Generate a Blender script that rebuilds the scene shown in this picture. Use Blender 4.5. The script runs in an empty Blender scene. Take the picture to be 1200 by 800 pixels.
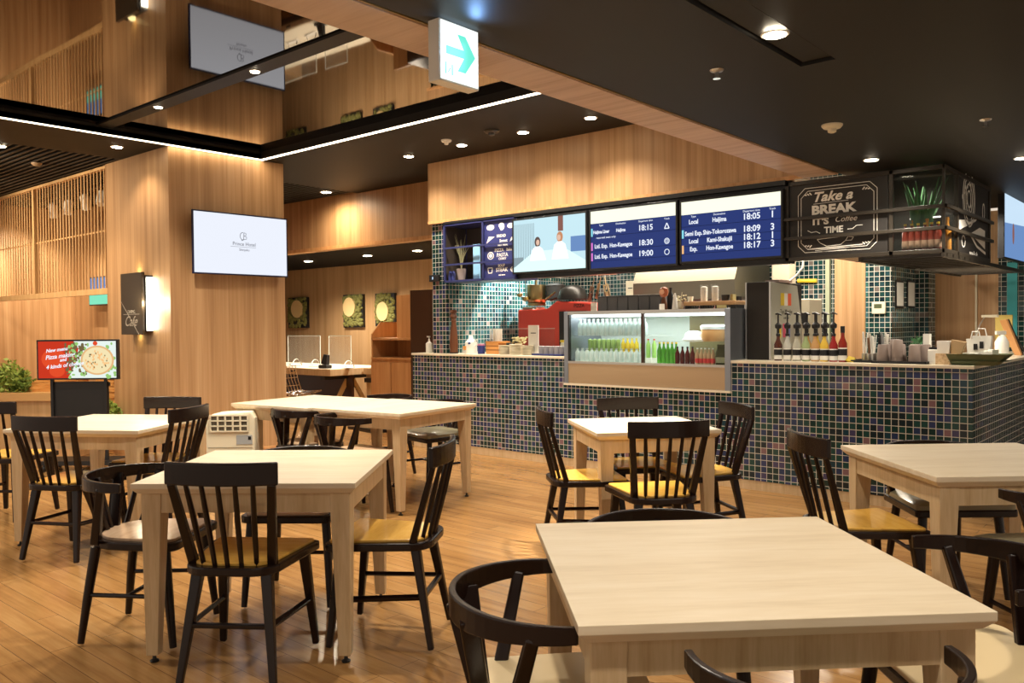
import bpy, bmesh, math, random
from mathutils import Vector, Matrix, Euler
random.seed(7)
PI = math.pi
# ------------------------------------------------------------------ camera
F_PX, CAM_H = 980.86, 1.30
PIT, ROL, YAW = math.radians(1.1506), math.radians(0.5064), math.radians(40.916)
CY, SY = math.cos(YAW), math.sin(YAW)
sc = bpy.context.scene
COL = sc.collection
def _w(v):
    return Vector((v[0]*CY - v[1]*SY, v[0]*SY + v[1]*CY, v[2]))
_up2 = Vector((0, math.sin(PIT), math.cos(PIT))); _fw = Vector((0, math.cos(PIT), -math.sin(PIT)))
_rt = Vector((1, 0, 0))*math.cos(ROL) - _up2*math.sin(ROL); _up = Vector((1, 0, 0))*math.sin(ROL) + _up2*math.cos(ROL)
R_, U_, F_ = _w(_rt), _w(_up), _w(_fw)
cd = bpy.data.cameras.new('camera'); cam = bpy.data.objects.new('camera', cd); COL.objects.link(cam)
cd.sensor_width = 36; cd.lens = F_PX/1200*36; cd.clip_start = 0.05; cd.clip_end = 100
M = Matrix((R_, U_, -F_)).transposed().to_4x4(); M.translation = Vector((0, 0, CAM_H)); cam.matrix_world = M
sc.camera = cam
def ray(px, py):
    return R_*((px-600)/F_PX) + U_*(-(py-400)/F_PX) + F_
def PZ(px, py, z):
    r = ray(px, py); return Vector((0, 0, CAM_H)) + r*((z-CAM_H)/r.z)
def PY(px, py, Y):
    r = ray(px, py); return Vector((0, 0, CAM_H)) + r*(Y/r.y)
def PX(px, py, X):
    r = ray(px, py); return Vector((0, 0, CAM_H)) + r*(X/r.x)
def CW(x, y, z=0):      # position measured along and across the viewing direction -> room axes
    return Vector((x*CY - y*SY, x*SY + y*CY, z))
# ------------------------------------------------------------------ world, exposure
sc.view_settings.view_transform = 'Standard'; sc.view_settings.look = 'None'
sc.view_settings.gamma = 1; sc.view_settings.use_curve_mapping = False
sc.view_settings.exposure = 0.95
wd = bpy.data.worlds.new('hall'); sc.world = wd; wd.use_nodes = True
wd.node_tree.nodes['Background'].inputs[0].default_value = (1.0, 0.86, 0.70, 1)
wd.node_tree.nodes['Background'].inputs[1].default_value = 0.42
WARM = (1.0, 0.80, 0.56); NEUT = (1.0, 0.89, 0.73); COOL = (0.85, 0.95, 1.0)
def spot(loc, power, color=WARM, angle=100, blend=0.6, size=0.05, aim=None):
    l = bpy.data.lights.new('spot_lamp', 'SPOT'); l.energy = power; l.color = color
    l.spot_size = math.radians(angle); l.spot_blend = blend; l.shadow_soft_size = size
    o = bpy.data.objects.new('spot_lamp', l); COL.objects.link(o); o.location = loc
    if aim is not None:
        o.rotation_euler = (Vector(aim)-Vector(loc)).to_track_quat('-Z', 'Y').to_euler()
    return o
def area(loc, power, sx, sy, color=WARM, rot=(0, 0, 0)):
    l = bpy.data.lights.new('area_lamp', 'AREA'); l.energy = power; l.color = color
    l.shape = 'RECTANGLE'; l.size = sx; l.size_y = sy
    o = bpy.data.objects.new('area_lamp', l); COL.objects.link(o); o.location = loc; o.rotation_euler = rot
    return o
# main levels
YC = 6.118      # counter front
ZN, ZF, ZM = 2.362, 3.0, 3.075   # low ceiling, high ceiling, mirror
XS0, XS1 = -2.43, -2.19          # wooden soffit strip
XL, YL = -7.5, 4.79              # corner of the light line

# ------------------------------------------------------------------ materials
def mat(name, col=(.8, .8, .8), rough=.5, metal=0, emit=None, es=0, alpha=1, trans=0, ior=1.45, coat=0, spec=.5):
    m = bpy.data.materials.new(name); m.use_nodes = True
    b = m.node_tree.nodes['Principled BSDF']
    b.inputs['Base Color'].default_value = (*col, 1); b.inputs['Roughness'].default_value = rough
    b.inputs['Metallic'].default_value = metal; b.inputs['IOR'].default_value = ior
    b.inputs['Specular IOR Level'].default_value = spec
    if emit: b.inputs['Emission Color'].default_value = (*emit, 1); b.inputs['Emission Strength'].default_value = es
    if alpha < 1: b.inputs['Alpha'].default_value = alpha
    if trans: b.inputs['Transmission Weight'].default_value = trans
    if coat: b.inputs['Coat Weight'].default_value = coat; b.inputs['Coat Roughness'].default_value = .08
    return m
class NT:
    def __init__(s, m): s.t = m.node_tree; s.b = s.t.nodes['Principled BSDF']
    def n(s, typ, **kw):
        x = s.t.nodes.new(typ)
        for k, v in kw.items(): setattr(x, k, v)
        return x
    def l(s, a, b): s.t.links.new(a, b)
    def math(s, op, a, b=None, c=None):
        x = s.n('ShaderNodeMath', operation=op)
        for i, v in enumerate((a, b, c)):
            if v is None: continue
            if isinstance(v, (int, float)): x.inputs[i].default_value = v
            else: s.l(v, x.inputs[i])
        return x.outputs[0]
    def ramp(s, fac, stops, interp='LINEAR'):
        r = s.n('ShaderNodeValToRGB'); e = r.color_ramp.elements; r.color_ramp.interpolation = interp
        e[0].position = stops[0][0]; e[0].color = (*stops[0][1], 1); e[1].position = stops[-1][0]; e[1].color = (*stops[-1][1], 1)
        for p, c in stops[1:-1]:
            q = e.new(p); q.color = (*c, 1)
        s.l(fac, r.inputs[0]); return r.outputs[0]
    def coords(s, world, scale):
        mp = s.n('ShaderNodeMapping'); mp.inputs['Scale'].default_value = scale
        if world: s.l(s.n('ShaderNodeNewGeometry').outputs['Position'], mp.inputs[0])
        else: s.l(s.n('ShaderNodeTexCoord').outputs['Object'], mp.inputs[0])
        return mp.outputs[0]
    def noise(s, vec, sc_=1, det=3, rough=.5):
        x = s.n('ShaderNodeTexNoise'); x.inputs['Scale'].default_value = sc_; x.inputs['Detail'].default_value = det
        x.inputs['Roughness'].default_value = rough; s.l(vec, x.inputs['Vector']); return x.outputs['Fac']
    def bump(s, h, st=.2, d=.01):
        x = s.n('ShaderNodeBump'); x.inputs['Strength'].default_value = st; x.inputs['Distance'].default_value = d
        s.l(h, x.inputs['Height']); s.l(x.outputs[0], s.b.inputs['Normal'])
def veneer(name, dark, mid, light, scale, rough=.45, world=True, coat=0):
    m = mat(name, mid, rough, coat=coat); t = NT(m)
    v = t.coords(world, scale)
    a = t.noise(v, 1, 4, .6)
    v2 = t.coords(world, tuple(x*5 for x in scale)); b = t.noise(v2, 1, 2, .5)
    f = t.math('ADD', t.math('MULTIPLY', a, .75), t.math('MULTIPLY', b, .25))
    t.l(t.ramp(f, [(.32, dark), (.5, mid), (.68, light)]), t.b.inputs['Base Color'])
    return m
WALLW = veneer('wood_wall', (.33, .175, .075), (.45, .26, .122), (.55, .345, .18), (16, 16, .3))
SOFW = veneer('wood_soffit_sheen', (.38, .25, .17), (.50, .35, .26), (.58, .43, .33), (.9, 13, 13))  # lightened to stand in for the sheen of the screens
SHELFW = veneer('wood_shelf', (.46, .22, .08), (.56, .29, .115), (.63, .36, .16), (20, 20, .8))
SLATW = veneer('wood_slat', (.50, .29, .12), (.62, .38, .17), (.70, .46, .23), (14, 14, .5))
TABW = veneer('table_oak', (.60, .48, .33), (.68, .56, .40), (.73, .62, .47), (2, 16, 16), .36, world=False, coat=0)
LEGW = veneer('leg_oak', (.46, .31, .16), (.55, .39, .22), (.62, .46, .28), (30, 30, 2.5), .4, world=False)
CORKW = veneer('layered_wood', (.40, .15, .03), (.62, .28, .07), (.75, .42, .14), (6, 6, 60), .6)
def floor_mat():
    m = mat('plank_floor', (.4, .2, .08), .22); t = NT(m)
    pos = t.n('ShaderNodeNewGeometry').outputs['Position']
    br = t.n('ShaderNodeTexBrick'); t.l(pos, br.inputs['Vector'])
    br.inputs['Scale'].default_value = 1; br.inputs['Brick Width'].default_value = 1.2; br.inputs['Row Height'].default_value = .10
    br.inputs['Mortar Size'].default_value = .0016; br.inputs['Mortar Smooth'].default_value = .3
    br.offset = .37; br.inputs['Color1'].default_value = (0, 0, 0, 1); br.inputs['Color2'].default_value = (1, 1, 1, 1)
    br.inputs['Mortar'].default_value = (.5, .5, .5, 1)
    g = t.noise(t.coords(True, (1.6, 22, 1)), 1, 5, .65)
    g2 = t.noise(t.coords(True, (.5, 2.2, 1)), 1, 2, .5)
    f = t.math('ADD', t.math('ADD', t.math('MULTIPLY', g, .55), t.math('MULTIPLY', g2, .25)), t.math('MULTIPLY', br.outputs['Color'], .10))
    c = t.ramp(f, [(.27, (.22, .098, .028)), (.45, (.35, .18, .060)), (.66, (.47, .27, .105))])
    mx = t.n('ShaderNodeMixRGB'); mx.inputs[2].default_value = (.13, .055, .02, 1)
    t.l(br.outputs['Fac'], mx.inputs[0]); t.l(c, mx.inputs[1]); t.l(mx.outputs[0], t.b.inputs['Base Color'])
    rr = t.math('ADD', t.math('MULTIPLY', g, .16), .12); t.l(rr, t.b.inputs['Roughness'])
    t.bump(t.math('ADD', t.math('MULTIPLY', g2, .5), t.math('MULTIPLY', g, .12)), .12, .01)
    return m
FLOOR = floor_mat()
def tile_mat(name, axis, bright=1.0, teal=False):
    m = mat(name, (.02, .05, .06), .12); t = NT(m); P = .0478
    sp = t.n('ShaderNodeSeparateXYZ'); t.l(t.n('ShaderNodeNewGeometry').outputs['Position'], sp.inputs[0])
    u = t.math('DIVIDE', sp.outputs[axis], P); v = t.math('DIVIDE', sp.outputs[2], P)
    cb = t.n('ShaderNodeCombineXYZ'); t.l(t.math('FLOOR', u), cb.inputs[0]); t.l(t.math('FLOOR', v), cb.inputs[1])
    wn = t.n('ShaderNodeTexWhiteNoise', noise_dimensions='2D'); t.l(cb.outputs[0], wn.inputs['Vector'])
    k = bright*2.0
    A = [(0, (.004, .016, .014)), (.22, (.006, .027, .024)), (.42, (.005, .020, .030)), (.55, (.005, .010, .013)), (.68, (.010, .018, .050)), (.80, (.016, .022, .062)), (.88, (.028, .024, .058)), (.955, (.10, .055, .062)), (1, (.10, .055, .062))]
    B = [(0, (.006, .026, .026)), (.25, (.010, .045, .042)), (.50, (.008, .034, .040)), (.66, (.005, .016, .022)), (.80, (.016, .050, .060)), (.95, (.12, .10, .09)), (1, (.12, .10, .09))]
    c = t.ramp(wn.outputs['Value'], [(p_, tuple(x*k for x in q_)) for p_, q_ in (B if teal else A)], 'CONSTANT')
    def band(x):
        fr = t.math('FRACT', x); d = t.math('ABSOLUTE', t.math('SUBTRACT', fr, .5)); return t.math('GREATER_THAN', d, .452)
    gr = t.math('MAXIMUM', band(u), band(v))
    mx = t.n('ShaderNodeMixRGB'); mx.inputs[2].default_value = (.56, .54, .47, 1)
    t.l(gr, mx.inputs[0]); t.l(c, mx.inputs[1]); t.l(mx.outputs[0], t.b.inputs['Base Color'])
    t.l(t.math('ADD', t.math('MULTIPLY', gr, .6), .12), t.b.inputs['Roughness'])
    return m
TILEX = tile_mat('mosaic_tile', 0); TILEY = tile_mat('mosaic_tile_side', 1)
TILEKX = tile_mat('kitchen_tile', 0, .55, True); TILEKY_LIT = tile_mat('kitchen_tile_side_lit', 1, 1.25, True)  # strong light on the kitchen side wall painted in as brighter teal tile
CEIL = mat('black_ceiling', (.0115, .0098, .008), .55, spec=.3)
CEILF = mat('black_ceiling_high', (.0125, .0105, .0085), .6, spec=.3)
BLACK = mat('black_metal', (.012, .012, .013), .4)
FRAME = mat('dark_bronze_frame', (.035, .028, .02), .35)
DARKP = mat('dark_panel', (.02, .016, .013), .5)
MAROON = mat('dark_brown_panel', (.045, .018, .010), .35)
def mirror_mat():
    m = mat('tinted_ceiling_mirror', (.115, .092, .07), .03, 1.0); t = NT(m)
    n = t.noise(t.coords(True, (.7, .7, .7)), 1, 2, .5); t.bump(n, .035, .05); return m
MIRROR = mirror_mat()
CHAIRD = mat('dark_stained_beech', (.011, .0042, .0024), .27, spec=.4)
HONEY = veneer('honey_seat', (.60, .31, .05), (.72, .40, .07), (.77, .46, .10), (4, 22, 4), .22, world=False, coat=.3)
BEIGE = veneer('beige_seat', (.48, .31, .19), (.58, .40, .26), (.66, .48, .33), (4, 22, 4), .25, world=False, coat=.3)
CREAMS = mat('cream_seat', (.74, .58, .34), .3, coat=.2)
OLIVE = mat('olive_leather', (.22, .195, .12), .32, coat=.2)
STEEL = mat('brushed_steel', (.55, .53, .50), .28, 1)
STEELD = mat('steel_panel', (.30, .33, .38), .35, .8)
CHROME = mat('chrome', (.8, .8, .8), .12, 1)
WTOP = mat('cream_worktop', (.78, .70, .55), .3)
WHITE = mat('white_plastic', (.80, .78, .72), .4)
CREAM = mat('cream_plastic', (.72, .66, .50), .45)
PAPER = mat('paper_white', (.82, .80, .74), .7)
RED = mat('red_enamel', (.62, .06, .04), .35)
ORANGE = mat('orange_wood', (.62, .28, .08), .5)
KRAFT = mat('kraft_paper', (.50, .34, .18), .7)
GREYBOX = mat('dark_grey_box', (.075, .075, .08), .5)
OLIVEBOX = mat('olive_tray', (.11, .13, .06), .4)
TAUPE = mat('taupe_cup', (.24, .185, .16), .5)
GLASS = mat('clear_glass', (.95, 1, .98), .02, trans=1, ior=1.1, alpha=.35)
PANE = mat('window_pane', (.05, .06, .055), .02, alpha=.10)
FROST = mat('acrylic_sheet', (.8, .85, .83), .05, alpha=.10)
ACREDGE = mat('acrylic_edge', (.8, .85, .8), .2, alpha=.6)
GREEN = mat('plant_green', (.12, .20, .03), .6)
AGAVE = mat('agave_green', (.05, .16, .06), .5)
MOSS = mat('moss', (.17, .165, .045), .9)
DRYG = mat('dry_grass', (.30, .28, .16), .7)
TREEC = mat('wood_slice', (.66, .48, .22), .6)
WALNUT = mat('walnut_wood', (.12, .04, .015), .35)
NAVYL = mat('navy_label', (.02, .03, .16), .5)
YEL = mat('yellow_plastic', (.75, .55, .03), .4)
GOLDP = mat('gold_pan', (.30, .22, .10), .3, 1)
PANB = mat('black_pan', (.03, .028, .025), .35, .3)
def em(name, c, s=1.0):
    if name.startswith(('screen', 'mon')): s *= .56
    return mat(name, (0, 0, 0), .5, emit=c, es=s, spec=.1)
E_LAMP = em('lamp_glow', (1, .86, .62), 30); E_LED = em('led_line', (1, .84, .60), 5)
E_TUBE = em('case_lamp', (.92, 1, .96), 2.5)
E_WHITE = em('screen_white', (.86, .90, 1.0), .92); E_SIGN = em('sign_white', (.85, 1, 1), .9)
E_TEAL = em('sign_teal', (.12, .62, .48), .75)
E_NAVY = em('screen_navy', (.022, .040, .17), 1.0); E_NAVL = em('screen_line', (.008, .014, .06), 1.0)
E_TXT = em('screen_text', (.85, .9, 1), 1.0); E_CREAM = em('screen_cream', (1, 1, .78), 1.05)
E_CYAN = em('screen_cyan', (.25, .7, .8), 1); E_PINK = em('screen_pink', (.7, .2, .6), 1); E_ORNG = em('screen_orange', (.9, .5, .2), 1)
E_GREY = em('screen_grey_text', (.10, .10, .12), 1); E_SKY = em('screen_sky', (.55, .72, .88), 1); E_ROOM = em('screen_room', (.55, .78, .86), 1)
E_STRP = em('screen_curtain', (.25, .33, .36), 1); E_ROBE = em('screen_robe', (1.2, 1.35, 1.4), 1); E_HAIR = em('screen_hair', (.12, .08, .07), 1)
E_SKIN = em('screen_skin', (.75, .5, .38), 1); E_BED = em('screen_bed', (.75, 1.05, 1.02), 1); E_BRN = em('screen_brown', (.24, .10, .08), 1)
E_RED = em('screen_red', (.55, .035, .012), 1); E_RED2 = em('screen_tomato', (.72, .07, .02), 1); E_PIZ = em('screen_pizza', (.85, .72, .42), 1)
E_GRN = em('screen_green', (.30, .55, .16), 1); E_OLV = em('screen_olive', (.16, .12, .05), 1); E_MIST = em('screen_mist', (.75, .85, .8), 1); E_CRST = em('screen_crust', (.75, .45, .2), 1)
E_SEA = em('screen_sea', (.14, .26, .52), 1)
E_HALO = em('lamp_halo', (1, .93, .72), 5)
CHALK = mat('chalkboard', (.022, .019, .017), .5); CHALKW = mat('chalk_white', (.88, .86, .80), .7)
BLUEB = mat('screen_tinted_board', (.035, .042, .18), .4); LBLUE = mat('screen_glow_card', (.30, .60, .90), .5)  # blues carry the light of the screens on board and panel

# ------------------------------------------------------------------ mesh helpers
class MB:
    def __init__(s): s.bm = bmesh.new(); s.mi = 0
    def _f(s, vs):
        try:
            f = s.bm.faces.new(vs); f.material_index = s.mi; return f
        except ValueError: return None
    def v(s, p): return s.bm.verts.new(p)
    def box(s, c, d, rz=0, M=None):
        hx, hy, hz = d[0]/2, d[1]/2, d[2]/2; R = Matrix.Rotation(rz, 3, 'Z') if rz else None
        vs = []
        for z in (-hz, hz):
            for x, y in ((-hx, -hy), (hx, -hy), (hx, hy), (-hx, hy)):
                p = Vector((x, y, z))
                if R: p = R @ p
                p += Vector(c)
                if M: p = M @ p
                vs.append(s.v(p))
        for q in ((3, 2, 1, 0), (4, 5, 6, 7), (0, 1, 5, 4), (1, 2, 6, 5), (2, 3, 7, 6), (3, 0, 4, 7)): s._f([vs[i] for i in q])
        return s
    def b2(s, x0, x1, y0, y1, z0, z1): return s.box(((x0+x1)/2, (y0+y1)/2, (z0+z1)/2), (abs(x1-x0), abs(y1-y0), abs(z1-z0)))
    def frustum(s, p0, p1, a, b, up=Vector((0, 1, 0))):
        # square bar from p0 (w,h)=a to p1 (w,h)=b
        p0, p1 = Vector(p0), Vector(p1); d = (p1-p0).normalized()
        x = d.cross(up).normalized() if d.cross(up).length > 1e-4 else Vector((1, 0, 0)); y = d.cross(x).normalized()
        vs = []
        for p, (w, h) in ((p0, a), (p1, b)):
            for i, j in ((-1, -1), (1, -1), (1, 1), (-1, 1)): vs.append(s.v(p + x*w/2*i + y*h/2*j))
        for q in ((3, 2, 1, 0), (4, 5, 6, 7), (0, 1, 5, 4), (1, 2, 6, 5), (2, 3, 7, 6), (3, 0, 4, 7)): s._f([vs[i] for i in q])
        return s
    def tube(s, pts, rs, n=10, caps=True, flat=1.0):
        pts = [Vector(p) for p in pts]
        if isinstance(rs, (int, float)): rs = [rs]*len(pts)
        rings = []; up = Vector((0, 0, 1))
        for i, p in enumerate(pts):
            d = (pts[min(i+1, len(pts)-1)] - pts[max(i-1, 0)]).normalized()
            x = d.cross(up)
            if x.length < 1e-3: x = d.cross(Vector((0, 1, 0)))
            x.normalize(); y = d.cross(x).normalized()
            rings.append([s.v(p + x*rs[i]*math.cos(2*PI*k/n) + y*rs[i]*flat*math.sin(2*PI*k/n)) for k in range(n)])
        for a, b in zip(rings, rings[1:]):
            for k in range(n): s._f([a[k], a[(k+1) % n], b[(k+1) % n], b[k]])
        if caps: s._f(rings[0][::-1]); s._f(rings[-1])
        return s
    def lathe(s, prof, n=12, c=(0, 0, 0), axis='Z', sx=1, sy=1):
        c = Vector(c); rings = []
        for r, z in prof:
            ring = []
            for k in range(n):
                a = 2*PI*k/n; p = Vector((r*math.cos(a)*sx, r*math.sin(a)*sy, z))
                if axis == 'Y': p = Vector((p.x, p.z, p.y))
                if axis == 'X': p = Vector((p.z, p.x, p.y))
                ring.append(s.v(c+p))
            rings.append(ring)
        for a, b in zip(rings, rings[1:]):
            for k in range(n): s._f([a[k], a[(k+1) % n], b[(k+1) % n], b[k]])
        s._f(rings[0][::-1]); s._f(rings[-1]); return s
    def prism(s, pts, h, M=None):   # polygon in local xy extruded along z from 0..h
        a = [s.v((M @ Vector((x, y, 0))) if M else Vector((x, y, 0))) for x, y in pts]
        b = [s.v((M @ Vector((x, y, h))) if M else Vector((x, y, h))) for x, y in pts]
        s._f(a[::-1]); s._f(b); n = len(pts)
        for i in range(n): s._f([a[i], a[(i+1) % n], b[(i+1) % n], b[i]])
        return s
    def sweep(s, path, ww, hh):   # upright rectangular section swept along a path (list of Vectors)
        rings = []; n = len(path)
        for i, p in enumerate(path):
            d = (path[min(i+1, n-1)]-path[max(i-1, 0)]); d.z = 0; d.normalize(); x = Vector((d.y, -d.x, 0))
            w = ww[i] if isinstance(ww, (list, tuple)) else ww; h = hh[i] if isinstance(hh, (list, tuple)) else hh
            rings.append([s.v(p + x*w/2*a + Vector((0, 0, h*b))) for a, b in ((-1, -.5), (1, -.5), (1, .5), (-1, .5))])
        for a, b in zip(rings, rings[1:]):
            for k in range(4): s._f([a[k], a[(k+1) % 4], b[(k+1) % 4], b[k]])
        s._f(rings[0][::-1]); s._f(rings[-1]); return s
    def text(s, body, size, M, ext=.001, align='CENTER', shear=0, bold=0, sx=1.0):
        cu = bpy.data.curves.new('lettering', 'FONT'); cu.body = body; cu.size = size; cu.align_x = align; cu.align_y = 'CENTER'
        cu.extrude = ext; cu.shear = shear; cu.offset = bold; cu.resolution_u = 3
        o = bpy.data.objects.new('lettering', cu); me = o.to_mesh()
        off = len(s.bm.verts); tmp = bmesh.new(); tmp.from_mesh(me)
        S = Matrix.Diagonal((sx, 1, 1, 1)); tmp.transform(M @ S)
        vm = {v: s.v(v.co) for v in tmp.verts}
        for f in tmp.faces: s._f([vm[v] for v in f.verts])
        tmp.free(); o.to_mesh_clear(); bpy.data.objects.remove(o); bpy.data.curves.remove(cu); return s
    def ell(s, cx, cy, rx, ry, M, h=.001, n=20, a0=0, a1=2*PI):
        return s.prism([(cx+rx*math.cos(a0+(a1-a0)*k/n), cy+ry*math.sin(a0+(a1-a0)*k/n)) for k in range(n)], h, M)
    def line(s, pts, w, M, h=.001, closed=False):
        pts = [Vector((p[0], p[1])) for p in pts]
        if closed: pts.append(pts[0])
        for a, b in zip(pts, pts[1:]):
            d = (b-a)
            if d.length < 1e-6: continue
            d.normalize(); x = Vector((-d.y, d.x))*w/2
            s.prism([tuple(a-x), tuple(b-x), tuple(b+x), tuple(a+x)], h, M)
        return s
    def build(s, name, m, parent=None, bevel=0, smooth=False, seg=2):
        bmesh.ops.recalc_face_normals(s.bm, faces=s.bm.faces)
        me = bpy.data.meshes.new(name); s.bm.to_mesh(me); s.bm.free()
        for x in (m if isinstance(m, (list, tuple)) else [m]): me.materials.append(x)
        o = bpy.data.objects.new(name, me); COL.objects.link(o)
        if parent: o.parent = parent
        if smooth:
            for p in me.polygons: p.use_smooth = True
            try: me.set_sharp_from_angle(angle=math.radians(40))
            except Exception: pass
        if bevel:
            b = o.modifiers.new('edge', 'BEVEL'); b.width = bevel; b.segments = seg; b.limit_method = 'ANGLE'; b.angle_limit = math.radians(40)
        return o
def tag(o, label=None, cat=None, group=None, kind=None):
    if label: o['label'] = label
    if cat: o['category'] = cat
    if group: o['group'] = group
    if kind: o['kind'] = kind
    return o
def thing(name, label, cat, loc=(0, 0, 0), rz=0, group=None):
    o = bpy.data.objects.new(name, None); COL.objects.link(o); o.location = loc; o.rotation_euler = (0, 0, rz)
    o.empty_display_size = .1
    return tag(o, label, cat, group)
def struct(name, mb, m, **k):
    return tag(mb.build(name, m, **k), kind='structure')
def dup(root, loc, rz=None, label=None, group=None):
    r = root.copy(); COL.objects.link(r); r.location = loc
    if rz is not None: r.rotation_euler = (0, 0, rz)
    if label: r['label'] = label
    if group: r['group'] = group
    for ch in list(root.children):
        c = ch.copy(); COL.objects.link(c); c.parent = r
        for g in list(ch.children):
            d = g.copy(); COL.objects.link(d); d.parent = c
    return r
def MA(x, y, z):   # plane facing the room from the counter side (normal -Y), local x -> +X, local y -> +Z
    return Matrix(((1, 0, 0, x), (0, 0, -1, y), (0, 1, 0, z), (0, 0, 0, 1)))
def MBx(x, y, z):  # plane facing +X, local x -> +Y, local y -> +Z
    return Matrix(((0, 0, 1, x), (1, 0, 0, y), (0, 1, 0, z), (0, 0, 0, 1)))

# ================================================================== THE SETTING
struct('floor', MB().b2(-15, 6, -5, 10.5, -.1, 0), FLOOR)
# low ceiling with its slots
mb = MB(); mb.b2(XS1+.03, 6, -4, 2.2, ZN, ZN+.1); mb.b2(XS1+.03, 6, 3.44, 9, ZN, ZN+.1)
mb.b2(XS1+.03, -1.38, 2.2, 3.44, ZN, ZN+.1); mb.b2(-1.235, 6, 2.2, 3.44, ZN, ZN+.1)
struct('ceiling', mb, CEIL)
struct('ceiling_slot_lining', MB().b2(-1.365, -1.25, 2.2, 3.425, ZN+.012, ZN+.1), CEIL)
struct('trim_1', MB().b2(XS0, XS1, -4, YC, ZN-.0, ZN+.12), SOFW)
struct('trim_2', MB().b2(XS1, XS1+.012, -4, YC, ZN+.004, ZN+.02), mat('brass_trim', (.35, .22, .08), .4, .6))
struct('trim_3', MB().b2(XS1+.012, XS1+.03, -4, YC, ZN+.05, ZN+.08), BLACK)
struct('wall_ceiling_step', MB().b2(XS0, XS0+.05, -4, YC, ZN+.12, ZM+.05), SOFW)
# high ceiling around the mirror recess
mb = MB(); mb.b2(-8.52, XS0, YL, 6.84, ZF, ZF+.05); mb.b2(-8.52, XL, -1.0, YL, ZF, ZF+.05)
struct('ceiling_high', mb, CEILF)
struct('ceiling_recess_wall', MB().b2(XL-.02, XL, -1, YL+.02, ZF+.05, ZM).b2(XL, XS0, YL, YL+.02, ZF+.05, ZM).b2(XL-.001, XL, -1, YL, ZF-.0, ZF+.05), CEIL)
struct('ceiling_mirror', MB().b2(XL-.03, XS0, -1, YL+.03, ZM, ZM+.02), MIRROR)
# louvred ceiling on the left
mb = MB(); mb.b2(-15, -8.52, -1, 6.84, ZF+.09, ZF+.12)
y = -1.0
while y < 6.8:
    mb.b2(-15, -8.52, y, y+.028, ZF, ZF+.07); y += .075
struct('ceiling_louvre', mb, mat('louvre_black', (.018, .015, .011), .6))
# counter fascia, back fascia, back room
XFL = -6.455
struct('wall_fascia', MB().b2(XFL, XS0, YC, YC+.12, ZN, ZF), WALLW)
struct('trim_4', MB().b2(XFL, XS0, YC-.008, YC+.0, ZN-.0, ZN+.03), SHELFW)
struct('wall_fascia_return', MB().b2(XFL, XFL+.06, YC+.12, 6.84, ZN, ZF), WALLW)
struct('wall_rear_fascia', MB().b2(-15, XFL+.06, 6.84, 6.96, 2.315, ZF+.1), WALLW)
struct('trim_5', MB().b2(-15, XFL, 6.81, 6.84, 2.315, 2.36), SHELFW)
mb = MB(); mb.b2(-15, XFL+.1, 6.96, 9.1, 2.36, 2.42)
y = 7.0
while y < 9.0:
    mb.b2(-15, XFL+.1, y, y+.03, 2.325, 2.36); y += .08
struct('ceiling_rear', mb, CEILF)
struct('wall_back', MB().b2(-15, XFL+.1, 9.0, 9.1, 0, 2.4), veneer('wood_back_wall', (.30, .17, .07), (.40, .24, .11), (.48, .30, .15), (12, 12, .3)))
struct('wall_left', MB().b2(-12.95, -12.81, 1.5, 5.1, 0, ZF+.05), WALLW)
struct('wall_left_return', MB().b2(-12.81, -8.6, 5.06, 5.15, 0, ZF+.05), WALLW)
struct('wall_far_left', MB().b2(-15, -14.9, 5.15, 9.1, 0, 3.05), WALLW)
# pillar
struct('wall_pillar', MB().b2(-8.905, XL-.06, 3.84, 5.09, 0, ZF), WALLW)
struct('baseboard_pillar', MB().b2(-8.92, XL+.012, 3.828, 5.1, 0, .07), SHELFW)
# kitchen shell
KY = 8.3
struct('wall_kitchen_left', MB().b2(XFL, -6.25, 6.2, KY+.1, 0, 2.9), TILEKY_LIT)
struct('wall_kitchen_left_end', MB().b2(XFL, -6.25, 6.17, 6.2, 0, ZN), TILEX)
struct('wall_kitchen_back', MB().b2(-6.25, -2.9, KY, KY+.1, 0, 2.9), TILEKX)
struct('ceiling_kitchen', MB().b2(XFL, XS0, YC+.12, KY, 2.86, 2.9), mat('kitchen_ceiling', (.5, .48, .44), .7))
xw0 = PY(978, 350, KY-.05).x; xw1 = PY(1014, 350, KY-.05).x
struct('wall_kitchen_wood', MB().b2(xw0, xw1, KY-.05, KY+.05, 0, 2.36), WALLW)
# tiled pillar with stepped faces
xp0 = PY(1017, 350, KY-.12).x; xp1 = PY(1045, 350, KY-.12).x
yp = PX(1073, 350, xp1).y; xq = PY(1088, 350, yp).x; yq = PX(1096, 350, xq).y
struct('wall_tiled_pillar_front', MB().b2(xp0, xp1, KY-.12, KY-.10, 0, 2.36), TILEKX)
struct('wall_tiled_pillar_left', MB().b2(xp0-.02, xp0, KY-.12, KY+.1, 0, 2.36), TILEKY_LIT)
struct('wall_tiled_pillar_side', MB().b2(xp1-.02, xp1, KY-.10, yp, 0, 2.36), TILEKY_LIT)
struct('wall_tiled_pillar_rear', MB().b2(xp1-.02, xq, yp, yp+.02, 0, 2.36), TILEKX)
struct('wall_tiled_pillar_end', MB().b2(xq-.02, xq, yp+.02, yq, 0, 2.36), TILEKY_LIT)
xr = PY(1170, 350, yq).x
struct('wall_right_wood', MB().b2(xq-.02, xr, yq, yq+.08, 0, 2.36), WALLW)
struct('wall_right_tile', MB().b2(xr, xr+2.5, yq, yq+.08, 0, 2.36), TILEKX)
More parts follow.
